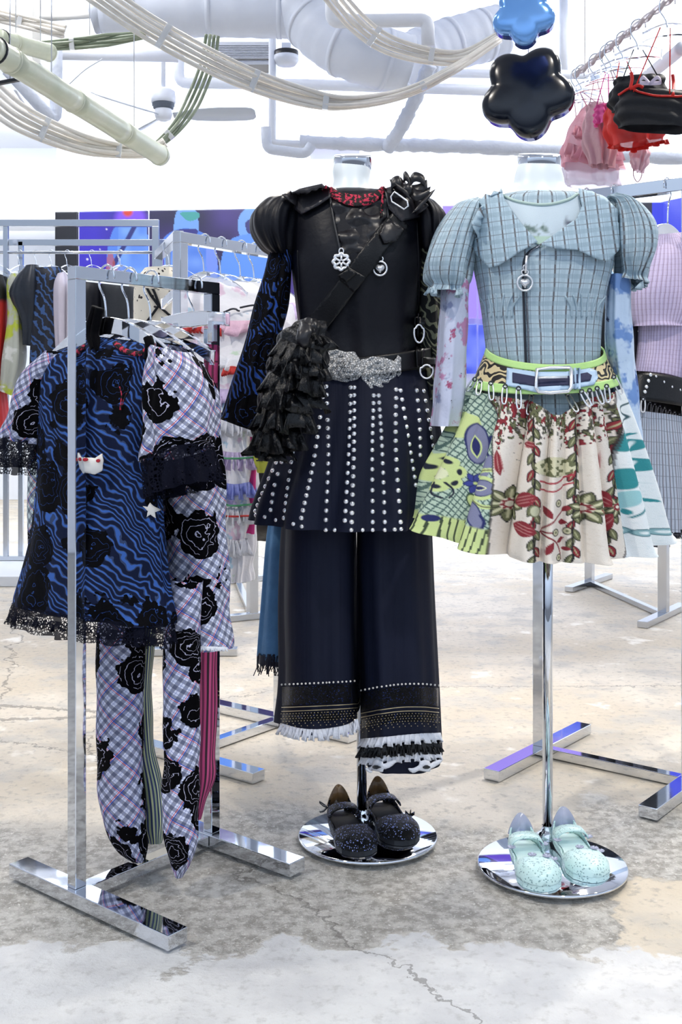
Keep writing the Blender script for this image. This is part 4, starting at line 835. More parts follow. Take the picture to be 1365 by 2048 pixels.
for x, ph in ((1000, 1), (1170, 2)):
    for i in range(6): surf_tube('gather', [(x-30+i*13+(i-3)*3, 585+abs(i-2.5)*3), (x-28+i*11, 612), (x-26+i*10, 634)], b2, .001, .0025, plaid, bz, 12)
pull_heart(1052, 565, A2, bz, 1.05)
tubes('pull_tab', [[list(hit(1056, 512, A2, .012)[0]), list(hit(1054, 545, A2, .014)[0])]], .003, silver, bz)
for on, pts in ((s2l, [(858, 574), (880, 580), (905, 582), (932, 576)]), (s2r, [(1236, 556), (1255, 562), (1275, 566), (1288, 560)])): ruffle('cuff_frill', pts, on, 14, .008, plaid, on, 12, 120, .002)
# waist belts
dz = lambda a: (lambda T, v: -a*np.sin(T))
wb = thing('zebra_waistband', P2.at(1085, 780), 'wide zebra print waist belt with lime green edging', 'belt')
zeb = mat('black_beige_zebra', f_zebra('#d8c79a', '#0c0b0d', 430., -.25, 7., -.1), rough=.6); lime = mat('lime_binding', f_cloth('#c4ec96', '#b4e084', 150., .0008), rough=.5)
z1 = loft('zebra_band', [(976, 704, 1206, 704, .120), (950, 764, 1230, 756, .148)], P2, zeb, wb, 120, 14, (), (), None, 2., (0, 2*PI), .003, None, lambda T, v: -(.042-.018*v)*np.sin(T))
l1 = loft('lime_edge', [(977, 698, 1205, 698, .122), (973, 712, 1209, 711, .126)], P2, lime, wb, 120, 6, (), (), None, 2., (0, 2*PI), .004, None, dz(.042))
l2 = loft('lime_edge', [(953, 757, 1228, 748, .149), (947, 774, 1234, 764, .153)], P2, lime, wb, 120, 6, (), (), None, 2., (0, 2*PI), .004, None, dz(.024))
pb = thing('pale_blue_belt', P2.at(1100, 760), 'pale blue belt with dark inset and square silver buckle', 'belt')
pbm = mat('pale_blue_leather', f_cloth('#b9d2ea', '#a9c6e2', 300., .0006), rough=.4); ink = mat('ink_suede', f_cloth('#2c2e4c', '#3c3e60', 300., .001), rough=.8)
Wd = [z1, l1, l2, b2]
strap = patch('strap', [(1016, 738), (1070, 746), (1130, 746), (1176, 738), (1190, 744), (1193, 758), (1186, 770), (1140, 780), (1075, 786), (1014, 772)], Wd, .008, pbm, pb, 5, .004)
patch('inset', [(1026, 746), (1070, 754), (1130, 754), (1174, 746), (1183, 752), (1180, 762), (1140, 770), (1075, 774), (1026, 766)], [strap], .004, ink, strap, 5, .002)
pt = lambda x, y, o=.012: list(hit(x, y, [strap]+Wd, o)[0])
bk_ = tube('buckle', [pt(1075, 742), pt(1100, 739), pt(1136, 738), pt(1140, 744), pt(1140, 778), pt(1134, 785), pt(1100, 788), pt(1078, 786), pt(1074, 778)], .0042, silver, pb, 8, closed=True)
tubes('prong', [[pt(1132, 762, .016), pt(1078, 764, .018)]], .0028, silver, bk_, 8); tube('belt_loop', [pt(1146, 740), pt(1154, 740), pt(1155, 780), pt(1147, 781)], .003, pbm, pb, 8, closed=True)
# tapestry skirt
def paint_skirt(x, y):
    p = Paint(x, y, '#efe6da'); n = vnoise(x, y, .45, 3); red, olv, blk, navy, lim, gry = '#8e2a34', '#6f7250', '#1c1a1c', '#262d68', '#d6e69c', '#8689a8'
    p.mask((n > .8)*.35, '#d9ccba')
    # gathered upper part: woven red and olive figures squeezed together
    g1 = .6*vnoise(x, y*.4, .15, 5)+.4*vnoise(x, y*.6, .33, 4); g2 = .6*vnoise(x*1.1, y*.4, .16, 9)+.4*vnoise(x, y*.6, .35, 2); up = np.clip((895-y+46*(vnoise(x, y*.1, .07, 3)-.5)+16*np.sin(x*.05))/3, 0, 1)*(vnoise(x, y*.7, .22, 12) > np.clip((y-830)/90, .0, .75))
    p.mask((g1 > .56)*up, red); p.mask((g2 > .58)*up, olv); p.mask((np.abs(g1-.56) < .022)*up*.9, blk); p.mask((np.abs(g2-.58) < .02)*up*.9, blk); p.mask((g1 < .28)*up*.8, '#3a3634')
    for xc in (1068, 1152, 1236):                          # leafy vine print, kept dark to paint in the shade of pleat gaps
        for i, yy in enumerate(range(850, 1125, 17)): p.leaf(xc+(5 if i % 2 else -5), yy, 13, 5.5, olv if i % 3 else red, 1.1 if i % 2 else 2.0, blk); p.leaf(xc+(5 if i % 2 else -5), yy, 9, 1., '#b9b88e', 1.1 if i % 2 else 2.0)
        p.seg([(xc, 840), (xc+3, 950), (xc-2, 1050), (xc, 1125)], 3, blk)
    # centre scallop and sprig
    p.ell(1112, 935, 42, 20, olv); p.mask((np.hypot((x-1112)/42, (y-935)/20) < 1)*(vnoise(x, y, .16, 2) > .5)*1., '#dcd7b4')
    for w_, dy in ((3.5, 0), (3, 16)): p.seg([(1080, 962+dy), (1100, 968+dy), (1120, 964+dy), (1138, 954+dy), (1150, 950+dy)], w_, '#b3414c')
    p.seg([(1080, 1066), (1100, 1050), (1122, 1030), (1150, 1012)], 3, red); p.seg([(1082, 1066), (1112, 1085), (1126, 1108), (1130, 1122)], 3, red); p.seg([(1084, 1066), (1108, 1066)], 3, red)
    for a, b, L, w_, an in ((1098, 1026, 15, 6, 1.0), (1130, 1046, 12, 6, .1), (1140, 1018, 13, 5, -.5), (1126, 1082, 12, 5, -.4), (1100, 1098, 15, 6, -1.1), (1140, 1100, 9, 4, .1), (1148, 1014, 9, 4, -.8)): p.leaf(a, b, L, w_, red, an)
    for a, b in ((1119, 1008), (1112, 1066), (1122, 1118), (1142, 1064)): p.ell(a, b, 8, 8, blk); p.ell(a, b, 6, 6, '#cfcaa8'); p.ell(a, b, 2.5, 2.5, olv)
    # olive daisies
    for cx_, cy_, r in ((1008, 1010, 34), (1176, 1018, 30), (1245, 1015, 20)):
        for i in range(8):
            an = i*PI/4+.2; p.leaf(cx_+r*.62*math.cos(an), cy_+r*.62*math.sin(an), r*.48, r*.22, olv, an, blk); p.leaf(cx_+r*.60*math.cos(an), cy_+r*.60*math.sin(an), r*.34, r*.08, '#d9d6b0', an)
        p.ell(cx_, cy_, r*.36, r*.36, '#f2ead8'); p.ring(cx_, cy_, r*.22, r*.22, 3, red); 
        for i in range(8): an = i*PI/4; p.ell(cx_+r*.3*math.cos(an), cy_+r*.3*math.sin(an), 2.2, 2.2, red)
    # red leaves
    for a, b, L, w_, an in ((1050, 1000, 26, 15, -.25), (1048, 1058, 26, 15, .35), (1216, 998, 26, 16, .7), (1222, 1052, 28, 16, -1.0), (1206, 920, 22, 5, 1.45), (1000, 925, 26, 7, 1.5), (1060, 890, 14, 6, .2)):
        p.leaf(a, b, L, w_, red, an); 
        for k in (-6, 0, 6): p.leaf(a+k*math.sin(-an), b+k*math.cos(an), L*.8, .8, '#c98a86', an)
    p.seg([(1060, 1000), (1072, 1020), (1062, 1045)], 2.2, red); p.seg([(1196, 1020), (1215, 1040), (1226, 1080), (1220, 1095)], 2.2, red); p.ell(1070, 1022, 9, 11, '#c6c6a6'); p.ring(1070, 1022, 9, 11, 2, olv)
    p.seg([(1160, 985), (1168, 990), (1176, 984)], 2.5, blk); p.seg([(1190, 850), (1196, 900), (1200, 950)], 2, red)
    # teal panel
    bt = np.interp(y, [760, 801, 903, 1006, 1090], [1228, 1234, 1238, 1250, 1264]); T = (x > bt)*1.
    q = Paint(x, y, '#edf3f4'); q.mask((vnoise(x, y, .4, 2) > .8)*.3, '#d0e0e2'); te, tl = '#2f8f95', '#9ccfd4'
    for a, b, rx, ry_, an in ((1246, 880, 12, 24, .2), (1266, 892, 12, 14, .1), (1276, 930, 18, 14, .3), (1252, 958, 11, 22, -.1), (1258, 1000, 10, 20, .2)): q.ell(a, b, rx, ry_, te if b < 990 else tl, an)
    for a, b, rx, ry_, an in ((1268, 892, 3, 10, .1), (1276, 930, 4, 9, .3)): q.ell(a, b, rx, ry_, '#e6f2f2', an)
    q.seg([(1248, 850), (1256, 835), (1246, 820), (1252, 800)], 2, '#3b5a62'); q.seg([(1270, 950), (1280, 990), (1272, 1020), (1266, 1035)], 2.2, '#2f7f88'); q.seg([(1280, 990), (1292, 1000)], 2, '#2f7f88')
    for a, b, an in ((1262, 870, -.6), (1268, 978, 1.), (1284, 968, -.5), (1262, 1024, 1.2), (1276, 1020, 1.), (1290, 1004, .4), (1300, 1000, .5)): q.leaf(a, b, 7, 3, te, an)
    for a in range(1262, 1330, 14): q.ell(a, 1066-abs(a-1290)*.12, 7, 7, '#8fb7bd'); q.ell(a, 1066-abs(a-1290)*.12, 3, 3, '#e6f0f0'); q.ring(a, 1066-abs(a-1290)*.12, 7, 7, 1.6, '#3d6f78')
    p.c = p.c*(1-T[:, None])+q.c*T[:, None]; p.mask((np.abs(x-bt) < 2)*.7, '#3a2a2c')
    # green lattice panel
    bgx = np.interp(y, [760, 830, 960, 1100], [972, 988, 992, 974]); G = (x < bgx)*1.
    q = Paint(x, y, '#c4d8c4'); a1 = (x*.8+y*.6); a2 = (x*.8-y*.6)
    q.mask(((np.abs((a1/9.) % 1-.5) < .12) | (np.abs((a2/9.) % 1-.5) < .12))*1., '#5a756e')
    for i in range(7): an = i*2*PI/7; q.ell(890+24*math.cos(an), 945+26*math.sin(an), 14, 13, lim); q.ell(890+26*math.cos(an), 945+28*math.sin(an), 4.5, 6.5, '#1c2438', an)
    q.ell(890, 945, 13, 13, '#eef2c8')
    for s_ in (-1, 1): q.seg([(890+s_*6, 965), (890+s_*12, 985), (890+s_*4, 996)], 3, '#1c2438'); q.seg([(862, 925), (854, 918), (862, 910), (872, 918)], 3, '#1c2438')
    q.ell(930, 850, 32, 26, lim); q.ell(905, 830, 15, 19, lim); q.ring(905, 830, 13, 16, 2.5, '#1c2438'); q.ell(905, 828, 4, 4, olv)
    q.ell(950, 888, 19, 42, navy, .08); q.ell(950, 888, 16.5, 39, gry, .08); q.leaf(948, 894, 24, 9, lim, 1.62); q.leaf(948, 894, 20, 6, navy, 1.62)
    q.seg([(982, 880), (972, 876), (974, 900), (984, 915), (974, 922)], 6, navy); q.ell(978, 935, 12, 26, gry, .5)
    for i in range(6): an = i*PI/3; q.leaf(938+9*math.cos(an), 968+13*math.sin(an), 9, 4.5, '#3d469a', an, navy)
    q.ell(938, 968, 3, 3, lim); q.ell(970, 976, 30, 24, lim); q.ell(970, 976, 24, 17, navy); q.ell(971, 976, 22, 15, gry); q.leaf(966, 976, 15, 5.5, '#eef2c8', 0); q.leaf(966, 976, 11, 3.4, navy, 0)
    q.seg([(948, 955), (970, 942), (992, 940)], 8, lim); q.seg([(948, 955), (970, 942), (992, 940)], 2, olv); q.seg([(950, 998), (970, 1012), (990, 1014)], 8, lim); q.seg([(950, 998), (970, 1012), (990, 1014)], 2, olv)
    q.ell(956, 1030, 15, 30, navy, -.35); q.ell(956, 1030, 12.5, 27, gry, -.35); q.seg([(968, 1030), (974, 1045), (964, 1062), (950, 1050)], 4, navy); q.ell(930, 1005, 8, 16, lim, -.2); q.ring(930, 1005, 8, 16, 2, '#2c4a3c', -.2)
    hem = np.clip((y-(1015+(x-822)*.27))/5, 0, 1); q.mask(hem, lim); q.mask(hem*(np.abs(((x+y*.3)/13) % 1-.5) < .13), '#43503a'); q.ell(868, 1036, 9, 7, navy)
    zz = np.clip((830-y)/6, 0, 1)*np.clip((925-x)/6, 0, 1); q.mask(zz*(np.sin((x*.5+y)*.55+4*vnoise(x, y, .06, 2)) > -.1), '#15161c')
    p.c = p.c*(1-G[:, None])+q.c*G[:, None]; p.mask((np.abs(x-bgx) < 1.6)*.8, '#2a2424'); return p.c
ts = thing('tapestry_skirt', P2.at(1080, 1060), 'flared patchwork skirt of tapestry flowers, green lattice and teal print', 'skirt')
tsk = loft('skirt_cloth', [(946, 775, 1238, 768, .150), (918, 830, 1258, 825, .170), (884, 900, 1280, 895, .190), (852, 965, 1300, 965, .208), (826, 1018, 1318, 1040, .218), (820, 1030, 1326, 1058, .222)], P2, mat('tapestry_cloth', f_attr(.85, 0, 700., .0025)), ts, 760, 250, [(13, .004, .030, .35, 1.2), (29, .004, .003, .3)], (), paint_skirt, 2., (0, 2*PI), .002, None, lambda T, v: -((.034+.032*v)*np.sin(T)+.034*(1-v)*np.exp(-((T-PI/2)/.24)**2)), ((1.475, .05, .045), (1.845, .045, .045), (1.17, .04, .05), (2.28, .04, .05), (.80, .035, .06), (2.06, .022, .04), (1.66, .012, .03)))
ruffle('dark_lining', [(1030, 1095), (1080, 1110), (1120, 1115), (1180, 1100)], tsk, 6, .002, blackc, ts, 6, 60, -.012)
def pin(a, b, on, parent):
    A_ = np.array(hit(*a, on, .010)[0]); B_ = np.array(hit(*b, on[:1], .012)[0]); B_ = B_ if abs(B_[1]-A_[1]) < .08 else W(*b, A_[1]-.004); u = (B_-A_); L = np.linalg.norm(u); u /= L; s = np.cross(u, (0, 1, 0)); s /= np.linalg.norm(s)
    P = [A_+u*(L/2)+u*(L/2)*math.sin(q)+s*.0055*math.copysign(abs(math.cos(q))**.5, math.cos(q)) for q in np.arange(20)*2*PI/20]
    sp_ = tube('safety_pin', P, .0022, silver, parent, 6, closed=True); tubes('pin_eyelet', [disc_pts(A_+np.array([0, -.002, 0]), .0045, .0045, 10)], .0016, MATS['dark_tape'], sp_, 5, True)
sp = thing('pin_fastening', P2.at(1085, 800), 'row of silver safety pins joining the skirt to the lime belt edge', 'pins')
for (x0, y0, x1, y1) in ((949, 757, 940, 775), (968, 763, 961, 784), (988, 767, 985, 792), (1015, 773, 1012, 802), (1040, 777, 1035, 810), (1065, 788, 1056, 820), (1133, 788, 1147, 815), (1160, 783, 1176, 806), (1175, 781, 1185, 802), (1189, 777, 1199, 800), (1207, 773, 1219, 796), (1221, 756, 1234, 780)):
    pin((x0, y0+2), (x1, y1+10), [tsk, z1, l2, b2], sp)
# ------------------------------------------------------------------ hanging flowers
def flower(c, R, depth, ang, yaw, m, rim, label, catl='ornament'):
    t = thing('flower_ornament', c, label, catl); n, k = 120, 14; V = []; Rm = (Matrix.Rotation(yaw, 3, 'Z') @ Matrix.Rotation(-.10, 3, 'X'))
    def pt_(r, a, y): rr = R*r*(.76+.30*math.sqrt(math.cos(2.5*a)**2+.05)); p = Rm @ Vector((rr*math.cos(a+ang), y, rr*math.sin(a+ang))); return [p.x+c[0], p.y+c[1], p.z+c[2]]
    prof = [(.001, -depth*.50), (.3, -depth*.50), (.6, -depth*.49), (.8, -depth*.46), (.92, -depth*.38), (.98, -depth*.24), (1., 0), (.97, depth*.12)]
    for r, y in prof: V += [pt_(r, a, y) for a in np.arange(n)*2*PI/n]
    mesh_obj('front_shell', V, gridf(len(prof), n), m, t)
    V = []
    for r, y in [(.965, depth*.10), (.965, depth*.55), (.9, depth*.6), (.001, depth*.6)]: V += [pt_(r, a, y) for a in np.arange(n)*2*PI/n]
    mesh_obj('side_rim', V, gridf(4, n), rim, t)
    tp = np.array(pt_(.8, PI/2-ang, depth*.3)); tube('hanging_wire', [tp, (tp[0], tp[1], 3.9)], .0012, silver, t, 5); return t
def f_gl(c1, c2, sc): return lambda g: dict(color=mix(g, noise(g, geo(g)[0], sc, 2), c1, c2), bump=noise(g, geo(g)[0], 7, 1), bdist=.006, bstr=.25)
blk_gl = mat('black_lacquer', f_gl('#070c16', '#0d1626', 9.), rough=.2, spec=.5); pur = mat('violet_mirror', f_gl('#1b1458', '#2c20a0', 12.), rough=.12, metal=.7)
blu_gl = mat('blue_mirror_lacquer', f_gl('#5f9ce8', '#86b8f2', 10.), rough=.16, metal=.4); blr = mat('blue_rim', f_gl('#3450b0', '#5c7ce0', 12.), rough=.12, metal=.6)
flower(W(1055, 185, 2.95), .120, .07, -PI/2+.10, -.28, blk_gl, pur, 'glossy black puffed flower ornament hanging above the right mannequin')
flower(W(1048, 30, 2.78), .076, .055, -PI/2+.05, -.22, blu_gl, blr, 'shiny blue flower ornament overlapping the top of the black one')
# ------------------------------------------------------------------ garment racks
def rack(label, A, B, h, foot, fdir=None, w=.036, m=chrome, z0=0., rails=()):
    A = np.array([*A, 0.]); B = np.array([*B, 0.]); u = (B-A)/np.linalg.norm(B-A); b = np.array([-u[1], u[0], 0]) if fdir is None else np.array([*fdir, 0.])/np.hypot(*fdir)
    if b[1] > 0: b = -b
    t = thing('garment_rack', (A+B)/2+np.array([0, 0, z0]), label, 'rack'); Z = np.array([0, 0, 1.])
    for P, (f0, f1) in zip((A, B), foot):
        beam('foot', P+b*f0+Z*(z0+.016), P+b*f1+Z*(z0+.016), .05, .030, m, t)
        beam('post', P+Z*(z0+.031), P+Z*(h-w), w, w, m, t, .0015, b)
    beam('top_rail', A-u*w/2+Z*(h-w/2), B+u*w/2+Z*(h-w/2), w, w, m, t); beam('base_bar', A+u*.026+Z*(z0+.016), B-u*.026+Z*(z0+.016), .034, .026, m, t)
    for z in rails: tube('hanging_rail', [A+Z*z, B+Z*z], .010, m, t, 10)
    return t, A, B, u, b
def hanger(pt, u, label, group=None, drop=.085, half=.19, m=acrylic, hooked=.036, clip=False, sag=.075, name='clear_hanger'):
    """pt: rail centre; u: horizontal direction of the shoulders"""
    u = np.array([*u[:2], 0.]); u /= np.linalg.norm(u); pt = np.array(pt, float); Z = np.array([0, 0, 1.]); n = np.array([-u[1], u[0], 0.])
    t = thing(name, pt-Z*(drop+.05), label, 'hanger', group); r = hooked/2+.004
    P = [pt+u*r*1.15+Z*(-.006)]+[pt+u*r*1.15*math.cos(a)+Z*(r*1.15*math.sin(a)) for a in np.linspace(.1, PI-.1, 9)]+[pt-u*r*1.1-Z*.02, pt-u*.006-Z*(r+.028), pt-Z*(drop)]
    tube('hook', P, .0022, chrome, t, 8, 40)
    s = np.linspace(-1, 1, 41); top = [pt+u*half*q+Z*(-drop-sag*abs(q)**1.7+.012) for q in s]; bot = [pt+u*half*q*.99+Z*(-drop-sag*abs(q)**1.7-.016-.010*(1-abs(q))) for q in s]
    V = []
    for a_, b_ in zip(top, bot): V += [a_-n*.006, a_+n*.006, b_+n*.006, b_-n*.006]
    f = gridf(41, 4).tolist()+[[0, 1, 2, 3], [160, 163, 162, 161]]
    o = mesh_obj('shoulder_bar', V, f, m, t, smooth=False); bevel(o, .002)
    if clip:
        for q in (-.55, .55): box('clip', pt+u*half*q+Z*(-drop-sag*.55**1.7-.035), (.018, .016, .05), chrome, o, u[:2])
    return t
# ---- front left rack
rA, A0, A1, ua, ba = rack('low polished steel rack at the front left holding the blue zebra blouse', (-.560, 2.33), (-.310, 2.635), 1.343, ((-.210, .315), (-.25, .275)), None, .028)
bar = lambda t, z=1.329: A0+(A1-A0)*t+np.array([0, 0, z])
def PAt(t): p = A0+(A1-A0)*t; return Plane(p[:2], ba[:2])
for t, lab in ((.20, 'clear hanger holding the blue zebra blouse'), (.36, 'clear hanger behind the blue zebra blouse hanger'), (.52, 'clear hanger holding the rose plaid shirt')):
    hanger(bar(t), ba, lab, None, .10, .20, acrylic, .036)
hanger(bar(.86), ba, 'clear clip hanger at the far end of the front rack', None, .07, .11, acrylic, .036, True, .01)
zr = mat('blue_zebra_rose', f_zebra_rose('#3e66b2', '#141c36', 1., .47, 9.5, .6)); rp = mat('rose_plaid', f_rose_plaid(0., .62, '#e6e8f6', .47, 8.5)); rp2 = mat('rose_plaid_dark', f_rose_plaid(5., .7, '#d4d7ea', .52, 10.)); rp3 = mat('rose_plaid_light', f_rose_plaid(9., .55, '#e4e6f8', .48, 11.))
q0 = PAt(.22); q1 = PAt(.40); q2 = PAt(.55); q3 = PAt(.9)
zb = thing('zebra_rose_blouse', q0.at(190, 1250), 'blue zebra and black rose blouse with lace hems on the front rack', 'blouse')
zbb = loft('bodice', [(186, 672, 318, 690, .018), (140, 690, 330, 712, .035), (96, 722, 322, 756, .052), (82, 800, 312, 846, .058), (82, 880, 308, 930, .058), (84, 950, 312, 990, .056), (70, 1060, 324, 1110, .066), (48, 1165, 334, 1218, .078), (40, 1200, 337, 1252, .080)],
     q0, zr, zb, 150, 110, [(7, .0, .009, .3), (12, .001, .004, 2.)], [(3, .003, 1.)])
zl = loft('sleeve', [(100, 702, 168, 704, .03), (66, 738, 128, 760, .05), (38, 815, 100, 838, .056), (22, 866, 84, 888, .058)], q0, rp2, zb, 80, 40, [(6, .002, .005, .5)], [(2, .003, .5)])
zr_ = loft('sleeve', [(306, 684, 372, 704, .035), (308, 728, 404, 755, .058), (303, 830, 412, 858, .062), (300, 926, 408, 892, .062)], q0, rp, zb, 90, 40, [(6, .002, .005, 1.5)], [(2, .003, .5)])
loft('lace_cuff', [(24, 860, 84, 882, .058), (10, 905, 82, 920, .066), (0, 935, 78, 950, .07)], q0, lace, zl, 120, 14, [(13, .002, .010, 0)])
loft('lace_cuff', [(300, 918, 408, 884, .064), (310, 960, 414, 926, .072), (322, 998, 420, 962, .078)], q0, lace, zr_, 120, 14, [(13, .002, .010, 0)])
hem = loft('lace_hem', [(42, 1192, 337, 1244, .081), (34, 1218, 338, 1268, .088), (30, 1236, 337, 1290, .094)], q0, lace, zb, 200, 16, [(19, .002, .012, 0)])
ruffle('lace_scallop', [(30, 1226), (110, 1242), (200, 1254), (330, 1280)], hem, 16, .008, lace, hem, 24, 300, .001, 4, 0)
for pts in ([(214, 616), (206, 640), (202, 668), (212, 700)], [(222, 618), (216, 645), (212, 672), (222, 705)], [(318, 676), (322, 692), (318, 720)]):
    surf_ = [list(q0.at(*p)+np.array([*q0.n, 0])*.03) for p in pts]; tube('shoulder_tie', surf_, .010, zr, zb, 8, 24)
for (x, y, s_) in ((262, 702, 1), (285, 706, 1)): pass
surf_tube('lace_neckline', [(232, 690), (255, 704), (280, 708), (305, 696)], zbb, .004, .006, redl, zb)
cb_ = patch('crest_brooch', [(168, 910), (180, 915), (197, 915), (212, 906), (215, 920), (212, 938), (196, 946), (176, 942), (168, 928)], zbb, .018, pearlm, zb, 4, .004, 0, .004)
for x, y in ((181, 917), (206, 919)): patch('red_gem', [(x+4.5*math.cos(a), y+3.5*math.sin(a)) for a in np.arange(8)*2*PI/8], zbb, .027, mat('red_glass', f_cloth('#c01828', '#8c0f1c', 60., .0005), rough=.1), cb_, 3, .003)
patch('star_brooch', [(286, 1012), (297, 1014), (302, 1005), (308, 1012), (318, 1020), (310, 1024), (312, 1036), (303, 1028), (294, 1034), (298, 1022)], zbb, .006, pearlm, zb, 4, .004, 0, .003)
tubes('neck_cord', [[list(hit(a, b, zbb, .004)[0]) for a, b in cat(p, 10)] for p in ([(242, 774), (246, 790), (243, 820)], [(260, 780), (252, 796), (244, 820)])], .0014, redl, zb, 5)
# rose plaid shirt behind
rs = thing('rose_plaid_shirt', q2.at(300, 1290), 'white and navy plaid shirt with black velvet roses on the front rack', 'shirt')
loft('bodice', [(200, 690, 372, 722, .02), (160, 720, 395, 752, .04), (150, 850, 385, 880, .045), (140, 1000, 380, 1030, .045), (140, 1120, 372, 1150, .045)], q2, rp2, rs, 90, 60, [(7, .0, .006, .3)])
loft('long_sleeve', [(340, 702, 398, 728, .03), (346, 760, 422, 786, .048), (345, 900, 434, 918, .05), (342, 1050, 442, 1066, .05), (340, 1190, 449, 1204, .05), (338, 1288, 456, 1300, .05)], q2, rp, rs, 90, 80, [(5, .002, .006, .3)], [(4, .003, 1)])
loft('long_sleeve', [(96, 790, 150, 800, .03), (68, 900, 120, 910, .03), (62, 1000, 112, 1010, .03), (64, 1100, 112, 1110, .03)], q2, mat('teal_rose_plaid', f_rose_plaid(3., .7, '#d8e6e0', .36, 10.)), rs, 50, 40, [(5, .002, .004, .3)])
ruffle('white_fringe', [(352, 1287), (400, 1292), (454, 1294)], [o for o in BV if o.parent == rs], 7, .002, white_ruf, rs, 30, 200, .002)
# tights and stockings
def hose_leg(name, rows, pl, m, parent, nu=40): return loft(name, rows, pl, m, parent, nu, 70, [(3, .001, .003, .4)], [(5, .0015, .7)])
tg = thing('rose_plaid_tights', q1.at(290, 1700), 'pair of plaid tights with black roses hanging below the blouse', 'tights')
hose_leg('tights_leg', [(200, 1150, 292, 1180, .03), (196, 1300, 286, 1310, .03), (196, 1400, 284, 1410, .03), (197, 1500, 282, 1510, .03), (199, 1580, 286, 1600, .03), (212, 1650, 290, 1668, .026), (238, 1700, 290, 1712, .02), (266, 1722, 284, 1726, .008)], q1, rp2, tg)
hose_leg('tights_leg', [(330, 1150, 400, 1165, .03), (332, 1300, 395, 1310, .03), (330, 1400, 394, 1406, .03), (333, 1500, 393, 1508, .03), (329, 1570, 392, 1578, .03), (328, 1640, 392, 1650, .026), (336, 1705, 386, 1712, .018), (352, 1752, 361, 1757, .006)], q1, rp3, tg)
gs = thing('green_striped_stocking', q2.at(300, 1680), 'lime and navy striped stocking between the plaid tights legs', 'stocking')
hose_leg('stocking_leg', [(268, 1180, 322, 1190, .02), (269, 1290, 304, 1292, .02), (266, 1400, 299, 1400, .02), (268, 1500, 305, 1500, .02), (276, 1580, 322, 1582, .022), (280, 1640, 326, 1644, .02), (287, 1682, 321, 1688, .01)], q2, mat('lime_navy_stripe', f_stripe(['#b9c69a', '#38456e', '#d9dfae', '#4a5580'], .016), rough=.8), gs)
ps = thing('pink_striped_stocking', q3.at(410, 1640), 'pink and black striped stocking clipped at the far end of the front rack', 'stocking')
hose_leg('stocking_leg', [(408, 690, 437, 692, .012), (412, 800, 434, 800, .012), (414, 950, 435, 950, .012), (404, 1150, 436, 1150, .016), (394, 1290, 432, 1292, .02), (394, 1400, 430, 1400, .02), (392, 1500, 427, 1500, .02), (391, 1560, 425, 1556, .02), (393, 1600, 410, 1602, .01), (391, 1638, 399, 1640, .005)], q3, mat('pink_black_stripe', f_stripe(['#c8477e', '#3a1c2e', '#d85a8e', '#7c2a52'], .017), rough=.7), ps)
patch('check_top', [(408, 688), (437, 690), (434, 772), (412, 772)], [o for o in BV if o.parent == ps], .002, mat('pink_check', f_plaid('#b03a70', [('u', .012, 0, .005, '#1c0c16', .9), ('v', .05, 0, .004, '#1c0c16', .9)], 0., '#c04a80')), ps, 5, .001)
# ---- middle rack with pastel clothes
rC, C0, C1, uc, bc = rack('polished steel rack with pastel ruffled clothes behind the front rack', (-.475, 3.25), (-.2, 3.61), 1.56, ((-.33, .31), (-.3, .3)), None, .032)
def PCt(t): p = C0+(C1-C0)*t; return Plane(p[:2], bc[:2])
barC = lambda t: C0+(C1-C0)*t+np.array([0, 0, 1.542])
for t, lab in ((.22, 'clear hanger nearest the post of the pastel rack'), (.38, 'clear hanger holding the pastel tiered dress'), (.58, 'clear hanger beside the velvet sleeve on the pastel rack'), (.72, 'clear hanger deepest on the pastel rack')): hanger(barC(t), bc, lab, None, .10, .18)
pastel = mat('pastel_print', f_print('#fbf9fd', [('#ecd0e2', .58, 1.), ('#bcd8ea', .60, 1.2), ('#c9b8e6', .62, .8), ('#d8ecd6', .64, 1.5), ('#e8b7a2', .68, 1.1)], 10.), rough=.8)
c1 = PCt(.30)
td = thing('pastel_tiered_dress', c1.at(470, 1160), 'white pastel printed dress with ruffled tiers on the middle rack', 'dress')
tb = loft('dress_cloth', [(400, 552, 500, 566, .03), (362, 580, 545, 600, .06), (346, 650, 565, 665, .075), (360, 740, 545, 750, .075), (400, 830, 514, 840, .07), (425, 920, 510, 925, .065), (440, 1020, 506, 1025, .06), (453, 1100, 496, 1105, .055), (455, 1160, 492, 1164, .055)], c1, pastel, td, 120, 90, [(11, .003, .006, .2)], [(7, .004, 0)])
lil = mat('lilac_organza', f_cloth('#d9c8ec', '#c9b4e2', 120., .004)); pnk = mat('pale_pink_organza', f_cloth('#efc8dc', '#e4b4cc', 120., .004))
for pts, h, m_ in (([(352, 620), (440, 640), (555, 640)], 34, pnk), ([(348, 690), (440, 712), (560, 700)], 36, white_ruf), ([(380, 765), (450, 778), (540, 770)], 40, lil), ([(425, 832), (470, 838), (512, 834)], 40, white_ruf), ([(432, 900), (470, 905), (508, 902)], 40, lil), ([(440, 962), (470, 968), (508, 962)], 34, mat('blue_organza', f_cloth('#9aa4e8', '#7884d8', 120., .004))), ([(442, 1010), (470, 1014), (504, 1010)], 40, white_ruf), ([(452, 1075), (470, 1080), (496, 1076)], 36, white_ruf)):
    ruffle('ruffle_tier', pts, tb, h, .012, m_, td, 9, 150, .002)
redt = mat('red_fringe_yarn', f_cloth('#d23a34', '#b82a2a', 200., .002)); grn = mat('green_ribbon', f_cloth('#58a878', '#489868', 90., .0005))
for x0, x1, y in ((352, 446, 662), (452, 486, 742)): ruffle('red_fringe', [(x0, y-6), ((x0+x1)/2, y-10), (x1, y-6)], tb, 18, .004, redt, td, 26, 220, .012)
